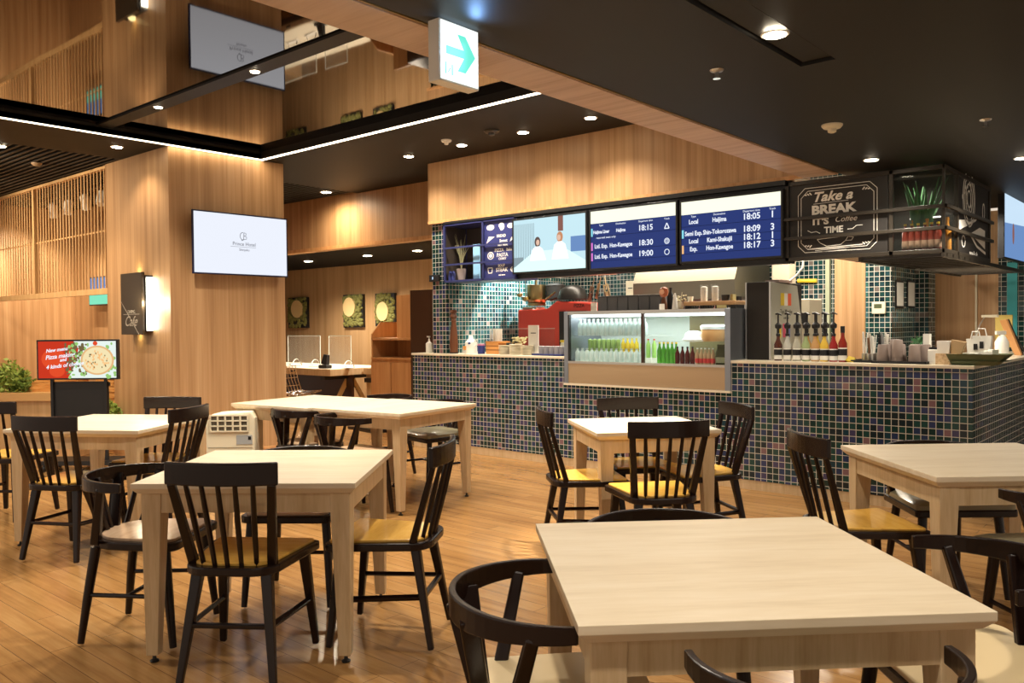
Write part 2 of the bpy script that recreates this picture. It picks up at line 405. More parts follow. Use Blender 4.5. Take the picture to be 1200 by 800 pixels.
# light lines (strip lamp around the recess)
o = thing('strip_light', 'continuous warm white light line running around the mirrored ceiling recess', 'strip light', (XL, YL, ZF))
MB().b2(XL-.052, XL-.002, -.9, YL+.050, ZF-.0004, ZF+.0003).build('light_strip', E_LED, o)
o.children[0].location = (-XL, -YL, -ZF)
c = MB().b2(XL-.002, XS0-.01, YL+.001, YL+.050, ZF-.0004, ZF+.0003).build('light_strip', E_LED, o); c.location = (-XL, -YL, -ZF)
area((XL-.012, 2.0, ZF-.006), 1.5, .02, 5.5, WARM); area((-5, YL+.012, ZF-.006), 6, 5, .02, WARM)

# ------------------------------------------------------------------ ceiling fixtures
def downlight(x, y, z, label, group=None, r=.045, power=0, color=WARM, angle=110, aim=None, blend=.6, name='downlight', ring=WHITE, glow=E_LAMP):
    t = thing(name, label, 'ceiling light', (x, y, z), 0, group)
    MB().lathe([(r*1.25, -.004), (r*1.3, 0), (r*1.0, .002), (r*.98, -.004)], 20).build('trim_ring', ring, t)
    MB().lathe([(r, -.001), (r, -.006), (r*.5, -.009)], 20).build('lens', glow, t)
    if power: spot((x, y, z-.03), power, color, angle, blend, .04, aim)
    return t
g = 'downlights in a row above the counter fascia'
FP = [(PZ(479, 183, ZF), 'leftmost of the four ceiling spotlights in front of the wooden fascia'), (PZ(541, 170, ZF), 'second spotlight from the left in front of the wooden fascia'), (PZ(613, 155, ZF), 'third spotlight from the left in front of the wooden fascia'), (PZ(692, 138, ZF), 'spotlight nearest the wooden soffit strip in front of the fascia')]
for p, lab in FP:
    downlight(p.x, p.y, ZF, lab, g, .045, 55, NEUT, 130, (p.x, p.y-.1, 0), 1.0)
p = PZ(382, 225, ZF); downlight(p.x, p.y, ZF, 'round downlight in the dark ceiling right of the pillar', None, .06, 60, WARM, 172, None, 1.0)
for q, lab in (((245/4+300, 306), 'left downlight in the low rear ceiling beside the pillar'), ((430.5, 299.5), 'middle downlight in the low rear ceiling'), ((489, 293.7), 'right downlight in the low rear ceiling')):
    p = PZ(q[0], q[1], 2.32); downlight(p.x, p.y, 2.322, lab, 'downlights in the rear ceiling', .06, 120, NEUT, 150)
for q, lab, pw in (((137, 172), 'small downlight in the dark ceiling left of the pillar', 14), ((0, 171), 'downlight at the left edge of the photo in the louvred ceiling', 60)):
    p = PZ(q[0], q[1], ZF); downlight(p.x, p.y, ZF, lab, None, .045, pw, WARM, 120)
p = PZ(43, 191, ZF); tag(MB().lathe([(.05, 0), (.05, -.012), (.03, -.03), (.01, -.034)], 16).build('smoke_detector', mat('brown_plastic', (.25, .17, .1), .5)), 'small brown detector in the louvred ceiling at far left', 'detector').location = (p.x, p.y, ZF)
for q, lab, pw, aim in (((908, 40), 'recessed downlight beside the black slot of the near ceiling', 40, None), ((1021, 187), 'bright spotlight in the low ceiling above the chalkboard sign', 30, 'c'), ((1198, 185), 'bright spotlight at the right edge of the low ceiling', 50, 'c')):
    p = PZ(q[0], q[1], ZN); downlight(p.x, p.y, ZN, lab, 'downlights in the low black ceiling', .04, pw, NEUT, 125, None)
def detector(q, z, lab, r, col=WHITE):
    p = PZ(q[0], q[1], z)
    o = MB().lathe([(r, 0), (r, -.008), (r*.8, -.02), (r*.42, -.022), (r*.40, -.04), (r*.2, -.045)], 20).build('smoke_detector', col, None, smooth=True)
    o.location = (p.x, p.y, z); tag(o, lab, 'detector')
detector((975, 146), ZN, 'round cream smoke detector on the low black ceiling', .055, CREAM)
detector((523, 164), ZF, 'small white detector between the two left fascia spotlights', .05, WHITE)
detector((576, 153), ZF, 'dark round ceiling speaker between two fascia spotlights', .07, FRAME)
for q, lab in (((840, 82), 'small sprinkler head in the near ceiling left of the slot'), ((1155, 140), 'small sprinkler head in the low ceiling at right')):
    p = PZ(q[0], q[1], ZN); t = thing('sprinkler', lab, 'sprinkler', (p.x, p.y, ZN))
    MB().lathe([(.03, 0), (.026, -.006), (.008, -.01), (.008, -.03)], 14).build('cup', STEEL, t)
    MB().lathe([(.006, -.03), (.016, -.034), (.016, -.037)], 12).build('deflector', CHROME, t)
# black beam across the mirror with its two lamps
YB0 = PZ(240, 111, 3.06).y; YB1 = PZ(240, 99, 3.06).y
by0, by1 = min(YB0, YB1), max(YB0, YB1)
struct('trim_6', MB().b2(XL, XS0, by0, by1, 3.06, ZM), CEIL)
bc = (by0+by1)/2
for q, lab in (((184, 125), 'lamp on the black beam nearest the pillar'), ((293, 82), 'lamp midway along the black beam under the mirror')):
    p = PZ(q[0], q[1], 3.06); downlight(p.x, bc, 3.06, lab, 'lamps on the black ceiling beam', .03, 95, NEUT, 120)
for x in (-4.6, -3.3): spot((x, bc, 3.03), 110, NEUT, 130, .8, .05)  # added bare spots along the beam, no fixtures
# assumed further ceiling lamps, out of view
for x, y, pw in ((-.6, .9, 55), (.6, 2.6, 50), (-1.0, -1.0, 50), (1.2, 5.0, 60), (-1.6, 7.7, 45)):  # last one added to brighten the tiled pillar
    spot((x, y, ZN-.02), pw, NEUT, 130, .7, .05)
p = CW(.70, 4.75, 0); spot((p.x+.1, p.y-.1, ZM-.05), 380, NEUT, 34, .6, .04, (p.x, p.y, .7))  # added unseen spot that brightens the small tabletop
for x, y in ((-5.0, 0.6), (-6.6, 0.9)):
    spot((x, y, ZM-.05), 80, NEUT, 130, .7, .05)

# exit sign
p0, p1 = PX(514, 18, -2.09), PX(561.5, 107, -2.09); hz = PX(561.5, 35, -2.09).z - p1.z
t = thing('exit_sign', 'square illuminated sign with a pale green arrow hanging from the low ceiling', 'sign', (-2.09, (p0.y+p1.y)/2, ZN))
w = p1.y-p0.y; zb = p1.z-ZN; zt = zb+hz
MB().b2(-.055, 0, -w/2, w/2, zb, zt).build('housing', WHITE, t, bevel=.004)
MB().b2(0, .003, -w/2+.008, w/2-.008, zb+.008, zt-.014).build('light_face', E_SIGN, t)
Ms = MBx(.003, 0, (zb+zt)/2)
a = w*.5
MB().prism([(-.34*w, -.07*w), (.10*w, -.07*w), (-.06*w, -.32*w), (.13*w, -.32*w), (.38*w, 0), (.13*w, .32*w), (-.06*w, .32*w), (.10*w, .07*w), (-.34*w, .07*w)], .002, Ms).build('arrow', E_TEAL, t)
MB().line([(-.36*w, -.42*w), (-.36*w, -.22*w)], .02*w, Ms, .002).line([(-.30*w, -.38*w), (-.24*w, -.3*w)], .012*w, Ms, .002).line([(-.2*w, -.42*w), (-.2*w, -.24*w)], .02*w, Ms, .002).build('small_mark', E_TEAL, t)
MB().b2(-.035, -.02, -.03, .03, min(zt, -.005), 0).build('mount', BLACK, t)
area((-2.05, (p0.y+p1.y)/2, ZN+(zb+zt)/2), 1.2, .1, .1, (.35, .65, 1), (0, PI/2, 0))
l = spot((-2.09+.06, (p0.y+p1.y)/2+.02, ZN-.05), 1.1, (.25, .5, 1), 160, 1, .02, (-1.7, (p0.y+p1.y)/2, ZN))

# ================================================================== FURNITURE MODELS
def rounded_outline(w_front, w_back, d, rf, rb, n=6):
    # seat outline, +Y front; corner radii
    pts = []
    cs = [((w_front/2-rf, d/2-rf), rf, 0), ((-w_front/2+rf, d/2-rf), rf, 90), ((-w_back/2+rb, -d/2+rb), rb, 180), ((w_back/2-rb, -d/2+rb), rb, 270)]
    for (cx, cy), r, a0 in cs:
        for k in range(n+1):
            a = math.radians(a0+90*k/n); pts.append((cx+r*math.cos(a), cy+r*math.sin(a)))
    return pts
def leg_mb(p0, p1, w0, w1):
    return MB().tube([p0, (Vector(p0)+Vector(p1))/2, p1], [w0, (w0*.55+w1*.5), w1], 8)
def make_spindle():
    t = thing('spindle_chair', 'x', 'chair')
    MB().prism(rounded_outline(.44, .36, .42, .03, .10), .032, Matrix.Translation((0, 0, .402))).build('seat_frame', CHAIRD, t, bevel=.006)
    MB().prism(rounded_outline(.40, .31, .375, .02, .08), .012, Matrix.Translation((0, .008, .432))).build('seat', HONEY, t, bevel=.004)
    for sx in (-1, 1):
        MB().frustum((sx*.165, .155, .405), (sx*.195, .20, .012), (.042, .038), (.026, .024)).build('leg', CHAIRD, t, bevel=.006)
        MB().frustum((sx*.13, -.145, .405), (sx*.175, -.215, .012), (.042, .038), (.026, .024)).build('leg', CHAIRD, t, bevel=.006)
        MB().frustum((sx*.18, .178, .20), (sx*.153, -.18, .215), (.018, .022), (.018, .022)).build('stretcher', CHAIRD, t, bevel=.004)
    MB().frustum((-.153, -.18, .215), (.153, -.18, .215), (.018, .022), (.018, .022)).build('stretcher', CHAIRD, t, bevel=.004)
    # top rail, curved
    path = []; n = 12
    for i in range(n+1):
        u = -1+2*i/n; path.append(Vector((u*.207, -.262+.036*u*u, .780)))
    MB().sweep(path, .022, [.082-.012*abs(1-2*i/n)*0 for i in range(n+1)]).build('top_rail', CHAIRD, t, bevel=.005)
    for i in range(7):
        u = -1+2*i/6; xb = u*.148; yb = -.185+.05*u*u+(.0); xt = u*.185; yt = -.262+.036*(u*.9)**2
        w = .024 if i in (0, 6) else .012
        if i in (0, 6):
            MB().frustum((xb, yb, .42), (xt, yt, .745), (.036, .028), (.030, .020)).build('post', CHAIRD, t, bevel=.005)
        else:
            MB().tube([(xb, yb, .425), ((xb+xt)/2, (yb+yt)/2-.004, .60), (xt, yt, .745)], [.0088, .0110, .0088], 8).build('spindle', CHAIRD, t, smooth=True)
    return t
def hoop_path(n=28):
    pts = []
    for i in range(n+1):
        a = math.radians(-4+188*i/n)   # from right arm end round the back to left arm end
        x = .25*math.cos(a); y = -.245*math.sin(a)
        pts.append(Vector((x, y, .662)))
    return pts
def make_hoop(seatmat, style):
    t = thing('hoop_back_chair', 'x', 'chair')
    if style == 'round':
        out, inn = rounded_outline(.43, .40, .42, .05, .17), rounded_outline(.385, .35, .375, .04, .15)
    else:
        out, inn = rounded_outline(.47, .42, .44, .02, .05), rounded_outline(.46, .405, .425, .02, .05)
    MB().prism(out, .034, Matrix.Translation((0, .01, .398))).build('seat_frame', CHAIRD, t, bevel=.006)
    if style == 'cushion':
        mb = MB(); k = inn; a = [mb.v((x, y+.01, .432)) for x, y in k]; b = [mb.v((x, y+.01, .452)) for x, y in k]
        c = [mb.v((x*.86, y*.86+.01, .466)) for x, y in k]; n = len(k)
        for r0, r1 in ((a, b), (b, c)):
            for i in range(n): mb._f([r0[i], r0[(i+1) % n], r1[(i+1) % n], r1[i]])
        mb._f(c); mb._f(a[::-1]); mb.build('seat_cushion', seatmat, t, smooth=True)
    else:
        MB().prism(inn, .014, Matrix.Translation((0, .012, .43))).build('seat', seatmat, t, bevel=.004)
    for sx in (-1, 1):
        MB().tube([(sx*.175, .16, .40), (sx*.19, .18, .2), (sx*.2, .20, .01)], [.021, .019, .014], 10).build('leg', CHAIRD, t, smooth=True)
        MB().tube([(sx*.15, -.15, .40), (sx*.165, -.18, .2), (sx*.18, -.205, .01)], [.021, .019, .014], 10).build('leg', CHAIRD, t, smooth=True)
        MB().tube([(sx*.19, .178, .21), (sx*.165, -.178, .205)], .0095, 8).build('stretcher', CHAIRD, t, smooth=True)
    MB().tube([(-.18, 0, .208), (.18, 0, .208)], .0095, 8).build('stretcher', CHAIRD, t, smooth=True)
    path = hoop_path(); n = len(path)
    hh = []
    for i in range(n):
        e = min(i, n-1-i); hh.append(.036+.022*min(1, e/10))
    MB().sweep(path, .017, hh).build('back_rail', CHAIRD, t, bevel=.0035)
    for sx in (-1, 1):
        MB().frustum((sx*.185, -.13, .42), (sx*.236, -.075, .655), (.032, .036), (.024, .030)).build('arm_post', CHAIRD, t, bevel=.006)
        MB().frustum((sx*.03, -.175, .42), (sx*.125, -.206, .655), (.022, .040), (.020, .044)).build('back_slat', CHAIRD, t, bevel=.004)
        if style == 'round': MB().tube([(sx*.10, -.165, .42), (sx*.195, -.145, .655)], [.012, .010], 8).build('spindle', CHAIRD, t, smooth=True)
    MB().frustum((0, -.18, .42), (0, -.240, .655), (.024, .040), (.020, .040)).build('back_slat', CHAIRD, t, bevel=.004)
    return t
def place(proto_used, proto, x, y, hd, label, group):
    loc = CW(x, y, 0); rz = YAW + math.radians(hd-90)
    if not proto_used[0]:
        proto_used[0] = True; proto.location = loc; proto.rotation_euler = (0, 0, rz); proto['label'] = label; proto['group'] = group; return proto
    return dup(proto, loc, rz, label, group)
sp = make_spindle(); spu = [False]
SG = 'dark spindle back chairs with honey seats'
for x, y, h, lab in (
    (-1.02, 3.20, 85, 'dark spindle chair with its back to the camera at the front left table'),
    (-.52, 3.50, 172, 'dark spindle chair right of the front left table, facing left, honey seat'),
    (-2.53, 4.82, 78, 'dark spindle chair with its back to the camera at the far left table'),
    (-2.19, 5.12, 169, 'spindle chair right of the far left table, turned sideways'),
    (-2.38, 5.56, -96, 'spindle chair behind the far left table against the wooden pillar'),
    (-3.467, 5.77, 85, 'spindle chair cut by the left edge of the photo'),
    (.41, 4.77, 8, 'spindle chair left of the small square table by the counter'),
    (.734, 4.33, 98, 'spindle chair with its back to the camera at the small table by the counter'),
    (.79, 5.20, -80, 'spindle chair between the small table and the tiled counter'),
    (1.10, 4.90, 193, 'spindle chair right of the small table, bluish shine on its top rail'),
    (1.50, 3.62, 4, 'spindle chair with bright yellow seat left of the right hand table')):
    place(spu, sp, x, y, h, lab, SG)
hb = make_hoop(BEIGE, 'round'); hbu = [False]; HG = 'dark hoop back chairs'
for x, y, h, lab in (
    (-1.56, 3.57, -5, 'dark hoop back chair with beige seat at the left side of the front left table'),
    (-1.04, 4.03, -92, 'hoop back chair with pale seat behind the front left table, facing the camera'),
    (-1.12, 5.80, 39, 'hoop back chair at the near side of the long double table, right one'),
    (-1.56, 6.30, 39, 'hoop back chair at the near side of the long double table beside the pillar')):
    place(hbu, hb, x, y, h, lab, HG)
hc = make_hoop(CREAMS, 'flat'); hcu = [False]
for x, y, h, lab in (
    (.10, 1.95, 3, 'hoop back chair with cream seat left of the large foreground table'),
    (1.17, 2.16, 180, 'hoop back chair with cream seat at the right end of the foreground table'),):
    place(hcu, hc, x, y, h, lab, HG)
ho = make_hoop(OLIVE, 'cushion'); hou = [False]
for x, y, h, lab in (
    (.58, 1.57, 91, 'hoop back chair cut by the bottom edge in front of the foreground table'),
    (.465, 2.50, -92, 'hoop back chair tucked behind the foreground table, only its rail showing'),
    (-.63, 6.69, 219, 'olive cushioned chair on the counter side of the double table, right one'),
    (-1.13, 7.29, 219, 'olive cushioned chair on the counter side of the double table, left one'),
    (2.08, 4.04, -90, 'olive cushioned hoop chair behind the right hand table'),
    (2.05, 3.08, 93, 'hoop back chair at the near side of the right hand table')):
    place(hou, ho, x, y, h, lab, HG)

ZT = .705
def make_table(sx, sy):
    t = thing('square_table', 'x', 'table')
    mb = MB(); prof = ((0, 0), (0, -.020), (-.020, -.042))
    rings = [[mb.v((a*(sx/2+o), b*(sy/2+o), ZT+z)) for a, b in ((-1, -1), (1, -1), (1, 1), (-1, 1))] for o, z in prof]
    for r0, r1 in zip(rings, rings[1:]):
        for i in range(4): mb._f([r0[i], r0[(i+1) % 4], r1[(i+1) % 4], r1[i]])
    mb._f(rings[0]); mb._f(rings[-1][::-1]); mb.build('tabletop', TABW, t, bevel=.0015)
    ix, iy = sx/2-.028, sy/2-.028
    for a in (-1, 1):
        MB().b2(-ix+.07, ix-.07, a*(iy-.004), a*(iy-.026), ZT-.042, ZT-.118).build('apron', LEGW, t)
        MB().b2(a*(ix-.004), a*(ix-.026), -iy+.07, iy-.07, ZT-.042, ZT-.118).build('apron', LEGW, t)
        for b in (-1, 1):
            mb = MB(); w0, w1 = .078, .046; rr = []
            for z, w, in ((ZT-.042, w0), (ZT-.125, w0*.97), (.03, w1)):
                o = 0 if z > .1 else .006
                rr.append([mb.v((a*(ix-o-(w if i else 0)), b*(iy-o-(w if j else 0)), z)) for i, j in ((0, 0), (1, 0), (1, 1), (0, 1))])
            for r0, r1 in zip(rr, rr[1:]):
                for i in range(4): mb._f([r0[i], r0[(i+1) % 4], r1[(i+1) % 4], r1[i]])
            mb._f(rr[0][::-1]); mb._f(rr[-1])
            lg = mb.build('leg', LEGW, t, bevel=.003)
            cx, cy = a*(ix-.006-w1/2), b*(iy-.006-w1/2)
            MB().lathe([(.016, 0), (.018, .006), (.008, .012), (.006, .032)], 12, (cx, cy, 0)).build('glide', BLACK, lg)
    return t
def put_table(t, x, y, rot, label, group):
    t.location = CW(x, y, 0); t.rotation_euler = (0, 0, YAW+math.radians(rot)); t['label'] = label; t['group'] = group
TG = 'pale oak tables'
tb = make_table(.865, .855); put_table(tb, .527, 2.095, 4.0, 'large pale oak table in the foreground', TG)
def dt(x, y, rot, lab): return dup(tb, CW(x, y, 0), YAW+math.radians(rot), lab, TG)
dt(-1.02, 3.60, -1.5, 'pale oak table at front left with four chairs around it')
dt(-2.54, 5.32, -8, 'pale oak table at far left in front of the wooden pillar')
dt(2.03, 3.62, 2, 'pale oak table at the right edge of the photo near the counter corner')
# double table: near corner (-.743,5.653), right (-.323,6.316), far left (-1.748,6.696)
e1 = Vector((.42, .663)).normalized(); e2 = Vector((-1.005, 1.043)).normalized()
rot6 = math.degrees(math.atan2(.663, .42))-1.5; r6 = math.radians(rot6)
ux, uy = Vector((math.cos(r6), math.sin(r6))), Vector((-math.sin(r6), math.cos(r6)))
c1 = Vector((-.743, 5.653))+ux*.41+uy*.43; c2 = c1+uy*.862+ux*(-.045)
dt(c1.x, c1.y, rot6, 'near one of the two pale oak tables pushed together')
dt(c2.x, c2.y, rot6, 'far one of the two pushed together tables, beside the pillar')
ts = make_table(.715, .72); put_table(ts, .755, 4.955, 9, 'smaller square pale table closest to the tiled counter', TG)

# ================================================================== THE COUNTER
XCL, XCR = -6.72, -1.31
XA, XB = -4.66, -3.015       # display case bay
t = thing('tiled_counter', 'long L shaped service counter clad in dark mosaic tile with a cream worktop', 'counter', (0, 0, 0))
mb = MB(); mb.b2(XCL, XA, YC, YC+.06, .075, .982); mb.b2(XA, XB, YC, YC+.06, .075, .745); mb.b2(XB, XCR, YC, YC+.06, .075, .982)
mb.build('tile_front', TILEX, t)
MB().b2(XCR-.06, XCR-.0005, YC+.0005, 9.2, .075, .982).build('tile_side', TILEY, t)
MB().b2(XCL, XCL+.05, YC+.06, 6.9, .075, .982).build('tile_end', TILEY, t)
MB().b2(XCL, XCR-.005, YC+.004, YC+.05, 0, .075).b2(XCR-.055, XCR-.004, YC+.05, 9.2, 0, .075).build('kick_board', LEGW, t)
MB().b2(XCL-.012, XA, YC-.012, YC+.62, .982, 1.004).build('worktop', WTOP, t, bevel=.002)
MB().b2(XB, XCR+.012, YC-.012, YC+.62, .982, 1.004).b2(XCR-.6, XCR+.012, YC+.62, 9.2, .982, 1.004).build('worktop', WTOP, t, bevel=.002)
MB().b2(XA, XB, YC-.025, YC+.12, .745, .762).build('shelf_ledge', WTOP, t)
ZW = 1.004
# display case
t = thing('display_case', 'glass fronted refrigerated display case set into the tiled counter', 'display case', (0, 0, 0))
D = .55; y0 = YC-.015
for (xa, xb) in ((XA, XA+.045), (XB-.05, XB)):
    MB().b2(xa, xb, y0, y0+D, .762, 1.415).build('side_frame', STEELD, t, bevel=.003)
MB().b2(XA+.045, XB-.05, y0+.005, y0+.03, .765, .945).build('front_panel', mat('champagne_panel', (.50, .36, .22), .3, .55), t)
MB().b2(XA+.045, XB-.05, y0, y0+D, 1.385, 1.415).build('top_frame', STEEL, t)
MB().b2(XA+.045, XB-.05, y0, y0+.03, .945, .965).build('sill', STEEL, t)
MB().b2(XA+.045, XB-.05, y0+.03, y0+D, .945, .955).build('base_shelf', WHITE, t)
xm = PY(753.5, 400, YC).x
MB().b2(XA+.045, xm+.16, y0+D-.02, y0+D, .955, 1.385).build('back_panel', mat('cool_back', (.50, .56, .53), .5), t)
MB().b2(xm+.16, XB-.05, y0+D-.02, y0+D, .955, 1.385).build('back_door', mat('olive_glass_door', (.20, .17, .08), .3), t)
MB().b2(xm+.60, xm+.64, y0+D-.03, y0+D-.021, .955, 1.385).build('door_frame', WHITE, t)
MB().b2(xm-.012, xm+.012, y0+.002, y0+.03, .962, 1.385).build('mullion', MAROON, t)
MB().b2(XA+.045, xm-.012, y0+.012, y0+.016, .962, 1.385).build('glass_door', PANE, t)
MB().b2(xm+.012, XB-.05, y0+.012, y0+.016, .962, 1.385).build('glass_door', PANE, t)
MB().b2(XA+.06, xm-.02, y0+.08, y0+D-.03, 1.188, 1.194).build('wire_shelf', FROST, t)
MB().b2(xm+.02, XB-.06, y0+.2, y0+D-.03, 1.14, 1.146).build('wire_shelf', FROST, t)
MB().b2(XA+.06, XB-.06, y0+.05, y0+.09, 1.36, 1.383).build('lamp_tube', E_TUBE, t)
MB().b2(XA+.045, XA+.06, y0+.002, y0+.03, .962, 1.385).build('door_edge', BLACK, t)
area(((XA+xm)/2, y0+.2, 1.355), 2.6, 1.0, .2, (.93, 1, .97)); area(((xm+XB)/2, y0+.2, 1.355), 2.4, .6, .2, (.93, 1, .97))
MB().b2(XB-.0, XB+.001, y0+.0, y0+.24, .762+.24, 1.415).build('side_panel', STEELD, t)
# bottles in the case
def bottle_proto(name, lab, cat, h, r, body, cap, loc, neck=.35, group=None, label_mat=None):
    mb = MB(); nr = r*.38
    mb.lathe([(r*.92, 0), (r, h*.03), (r, h*(1-neck)-.0), (nr, h*(1-neck*.45)), (nr, h*.94)], 10)
    mb.mi = 1; mb.lathe([(nr*1.2, h*.93), (nr*1.2, h)], 8)
    ms = [body, cap]
    if label_mat:
        mb.mi = 2; mb.lathe([(r*1.03, h*.14), (r*1.03, h*.40)], 10); ms.append(label_mat)
    o = mb.build(name, ms, smooth=True); o.location = loc; return tag(o, lab, cat, group)
def copies(o, locs, label=None):
    for l in locs:
        c = o.copy(); COL.objects.link(c); c.location = l
        if label: c['label'] = label
WATER = mat('water_bottle', (.70, .88, .86), .1, alpha=.75); GRNB = mat('green_bottle', (.10, .42, .04), .12); DRKR = mat('cola_bottle', (.10, .012, .01), .15)
YELB = mat('yellow_juice', (.85, .62, .05), .25); BRNG = mat('brown_green_bottle', (.05, .05, .015), .12); CLIME = mat('lime_can', (.30, .42, .12), .3)
REDLB = mat('red_label', (.65, .05, .05), .4); GREENC = mat('green_cap', (.03, .45, .22), .4); MILK = mat('milk_white', (.75, .8, .76), .3); SILV = mat('silver_can', (.6, .66, .64), .3, .4)
xs = lambda a, b, n: [a+(b-a)*i/(n-1) for i in range(n)]
zt2 = 1.194
L = xs(XA+.1, xm-.05, 15); o = bottle_proto('water_bottle', 'clear water bottle on the upper left shelf of the display case', 'bottle', .15, .027, WATER, MILK, (L[0], y0+.12, zt2), group='water bottles on the upper case shelf'); copies(o, [(x, y0+.12, zt2) for x in L[1:]])
L = xs(XA+.11, XA+.42, 7); o = bottle_proto('drink_can', 'olive green can on the lower left shelf of the display case', 'can', .12, .022, CLIME, SILV, (L[0], y0+.26, 1.045), .1, 'olive cans in the display case'); copies(o, [(x, y0+.26, 1.045) for x in L[1:]])
L = xs(XA+.50, XA+.64, 4); o = bottle_proto('juice_bottle', 'yellow juice bottle at the middle of the display case', 'bottle', .17, .020, YELB, YEL, (L[0], y0+.22, 1.0), .3, 'yellow juice bottles'); copies(o, [(x, y0+.22, 1.0) for x in L[1:]])
o = bottle_proto('juice_bottle', 'orange capped juice bottle beside the yellow ones in the display case', 'bottle', .165, .020, mat('green_juice', (.35, .6, .15), .3), REDLB, (XA+.70, y0+.22, 1.0), .3, 'mixed juice bottles'); copies(o, [(XA+.76, y0+.22, 1.0), (XA+.82, y0+.22, 1.0)])
L = xs(XA+.09, xm-.06, 14); o = bottle_proto('clear_bottle', 'small clear bottle in the front row of the left case bottom', 'bottle', .125, .026, WATER, SILV, (L[0], y0+.09, .956), .3, 'clear bottles along the case bottom'); copies(o, [(x, y0+.09, .956) for x in L[1:]])
MB().b2(XA+.06, xm-.02, y0+.18, y0+.4, .956, 1.0).build('riser', WHITE, t); MB().b2(XA+.06, XA+.45, y0+.22, y0+.3, 1.0, 1.045).build('riser', WHITE, t)
L = xs(xm+.10, xm+.26, 5); o = bottle_proto('green_bottle', 'bright green bottle in the right half of the display case', 'bottle', .185, .022, GRNB, YEL, (L[0], y0+.12, .956), .4, 'bright green bottles'); copies(o, [(x, y0+.12, .956) for x in L[1:]])
L = xs(xm+.30, xm+.44, 4); o = bottle_proto('cola_bottle', 'dark red cola bottle in the front row of the right case', 'bottle', .15, .020, DRKR, BLACK, (L[0], y0+.07, .956), .4, 'cola bottles'); copies(o, [(x, y0+.07, .956) for x in L[1:]])
L = xs(xm+.49, xm+.63, 5); o = bottle_proto('soda_bottle', 'small soda bottle with red label in the right case', 'bottle', .14, .0175, mat('soda', (.5, .35, .2), .2), MILK, (L[0], y0+.06, .956), .4, 'red label soda bottles', REDLB); copies(o, [(x, y0+.06, .956) for x in L[1:]])
L = xs(xm+.67, XB-.08, 5); o = bottle_proto('beer_bottle', 'dark green beer bottle at the right end of the display case', 'bottle', .17, .020, BRNG, BRNG, (L[0], y0+.07, .956), .4, 'dark beer bottles', mat('silver_label', (.3, .33, .2), .3)); copies(o, [(x, y0+.07, .956) for x in L[1:]])
L = xs(xm+.66, XB-.08, 5); o = bottle_proto('green_capped_jar', 'jar with green lid on the rear shelf at the right of the case', 'jar', .09, .026, MILK, GREENC, (L[0], y0+.30, 1.146), .2, 'green lidded jars'); copies(o, [(x, y0+.30, 1.146) for x in L[1:]])
tt = thing('cake_dome', 'white domed container on the rear shelf of the display case', 'container', (xm+.33, y0+.30, 1.146))
MB().lathe([(.09, 0), (.10, .015), (.085, .03)], 20).build('dish', WHITE, tt, smooth=True); MB().lathe([(.085, .03), (.075, .065), (.045, .085), (.01, .09)], 20).build('lid', MILK, tt, smooth=True)
tt = thing('drink_tub', 'round tub of amber drink with a pale lid in the display case', 'container', (xm+.53, y0+.26, 1.146))
MB().lathe([(.085, 0), (.10, .03), (.10, .10)], 20).build('tub', mat('amber_drink', (.70, .38, .14), .3), tt, smooth=True); MB().lathe([(.105, .10), (.11, .125), (.09, .14)], 20).build('lid', MILK, tt, smooth=True)

# ================================================================== OVERHEAD SCREENS
YS = 6.08
def screen_A(name, lab, px0, py0, px1, py1, cat='screen', group=None, bez=.018, dep=.05, Y=YS):
    a = PY(px0, py0, Y); b = PY(px1, py1, Y)
    x0, x1, z1, z0 = a.x, b.x, a.z, b.z
    t = thing(name, lab, cat, ((x0+x1)/2, Y, (z0+z1)/2), 0, group)
    W, H = x1-x0, z1-z0
    MB().b2(-W/2, W/2, .004, dep, -H/2, H/2).build('casing', BLACK, t, bevel=.003)
    return t, W-2*bez, H-2*bez
def frame(t, W, H, b=.014):
    MB().b2(-W/2-b, W/2+b, -.004, .004, H/2, H/2+b).b2(-W/2-b, W/2+b, -.004, .004, -H/2-b, -H/2).b2(-W/2-b, -W/2, -.004, .004, -H/2, H/2).b2(W/2, W/2+b, -.004, .004, -H/2, H/2).build('bezel', BLACK, t)
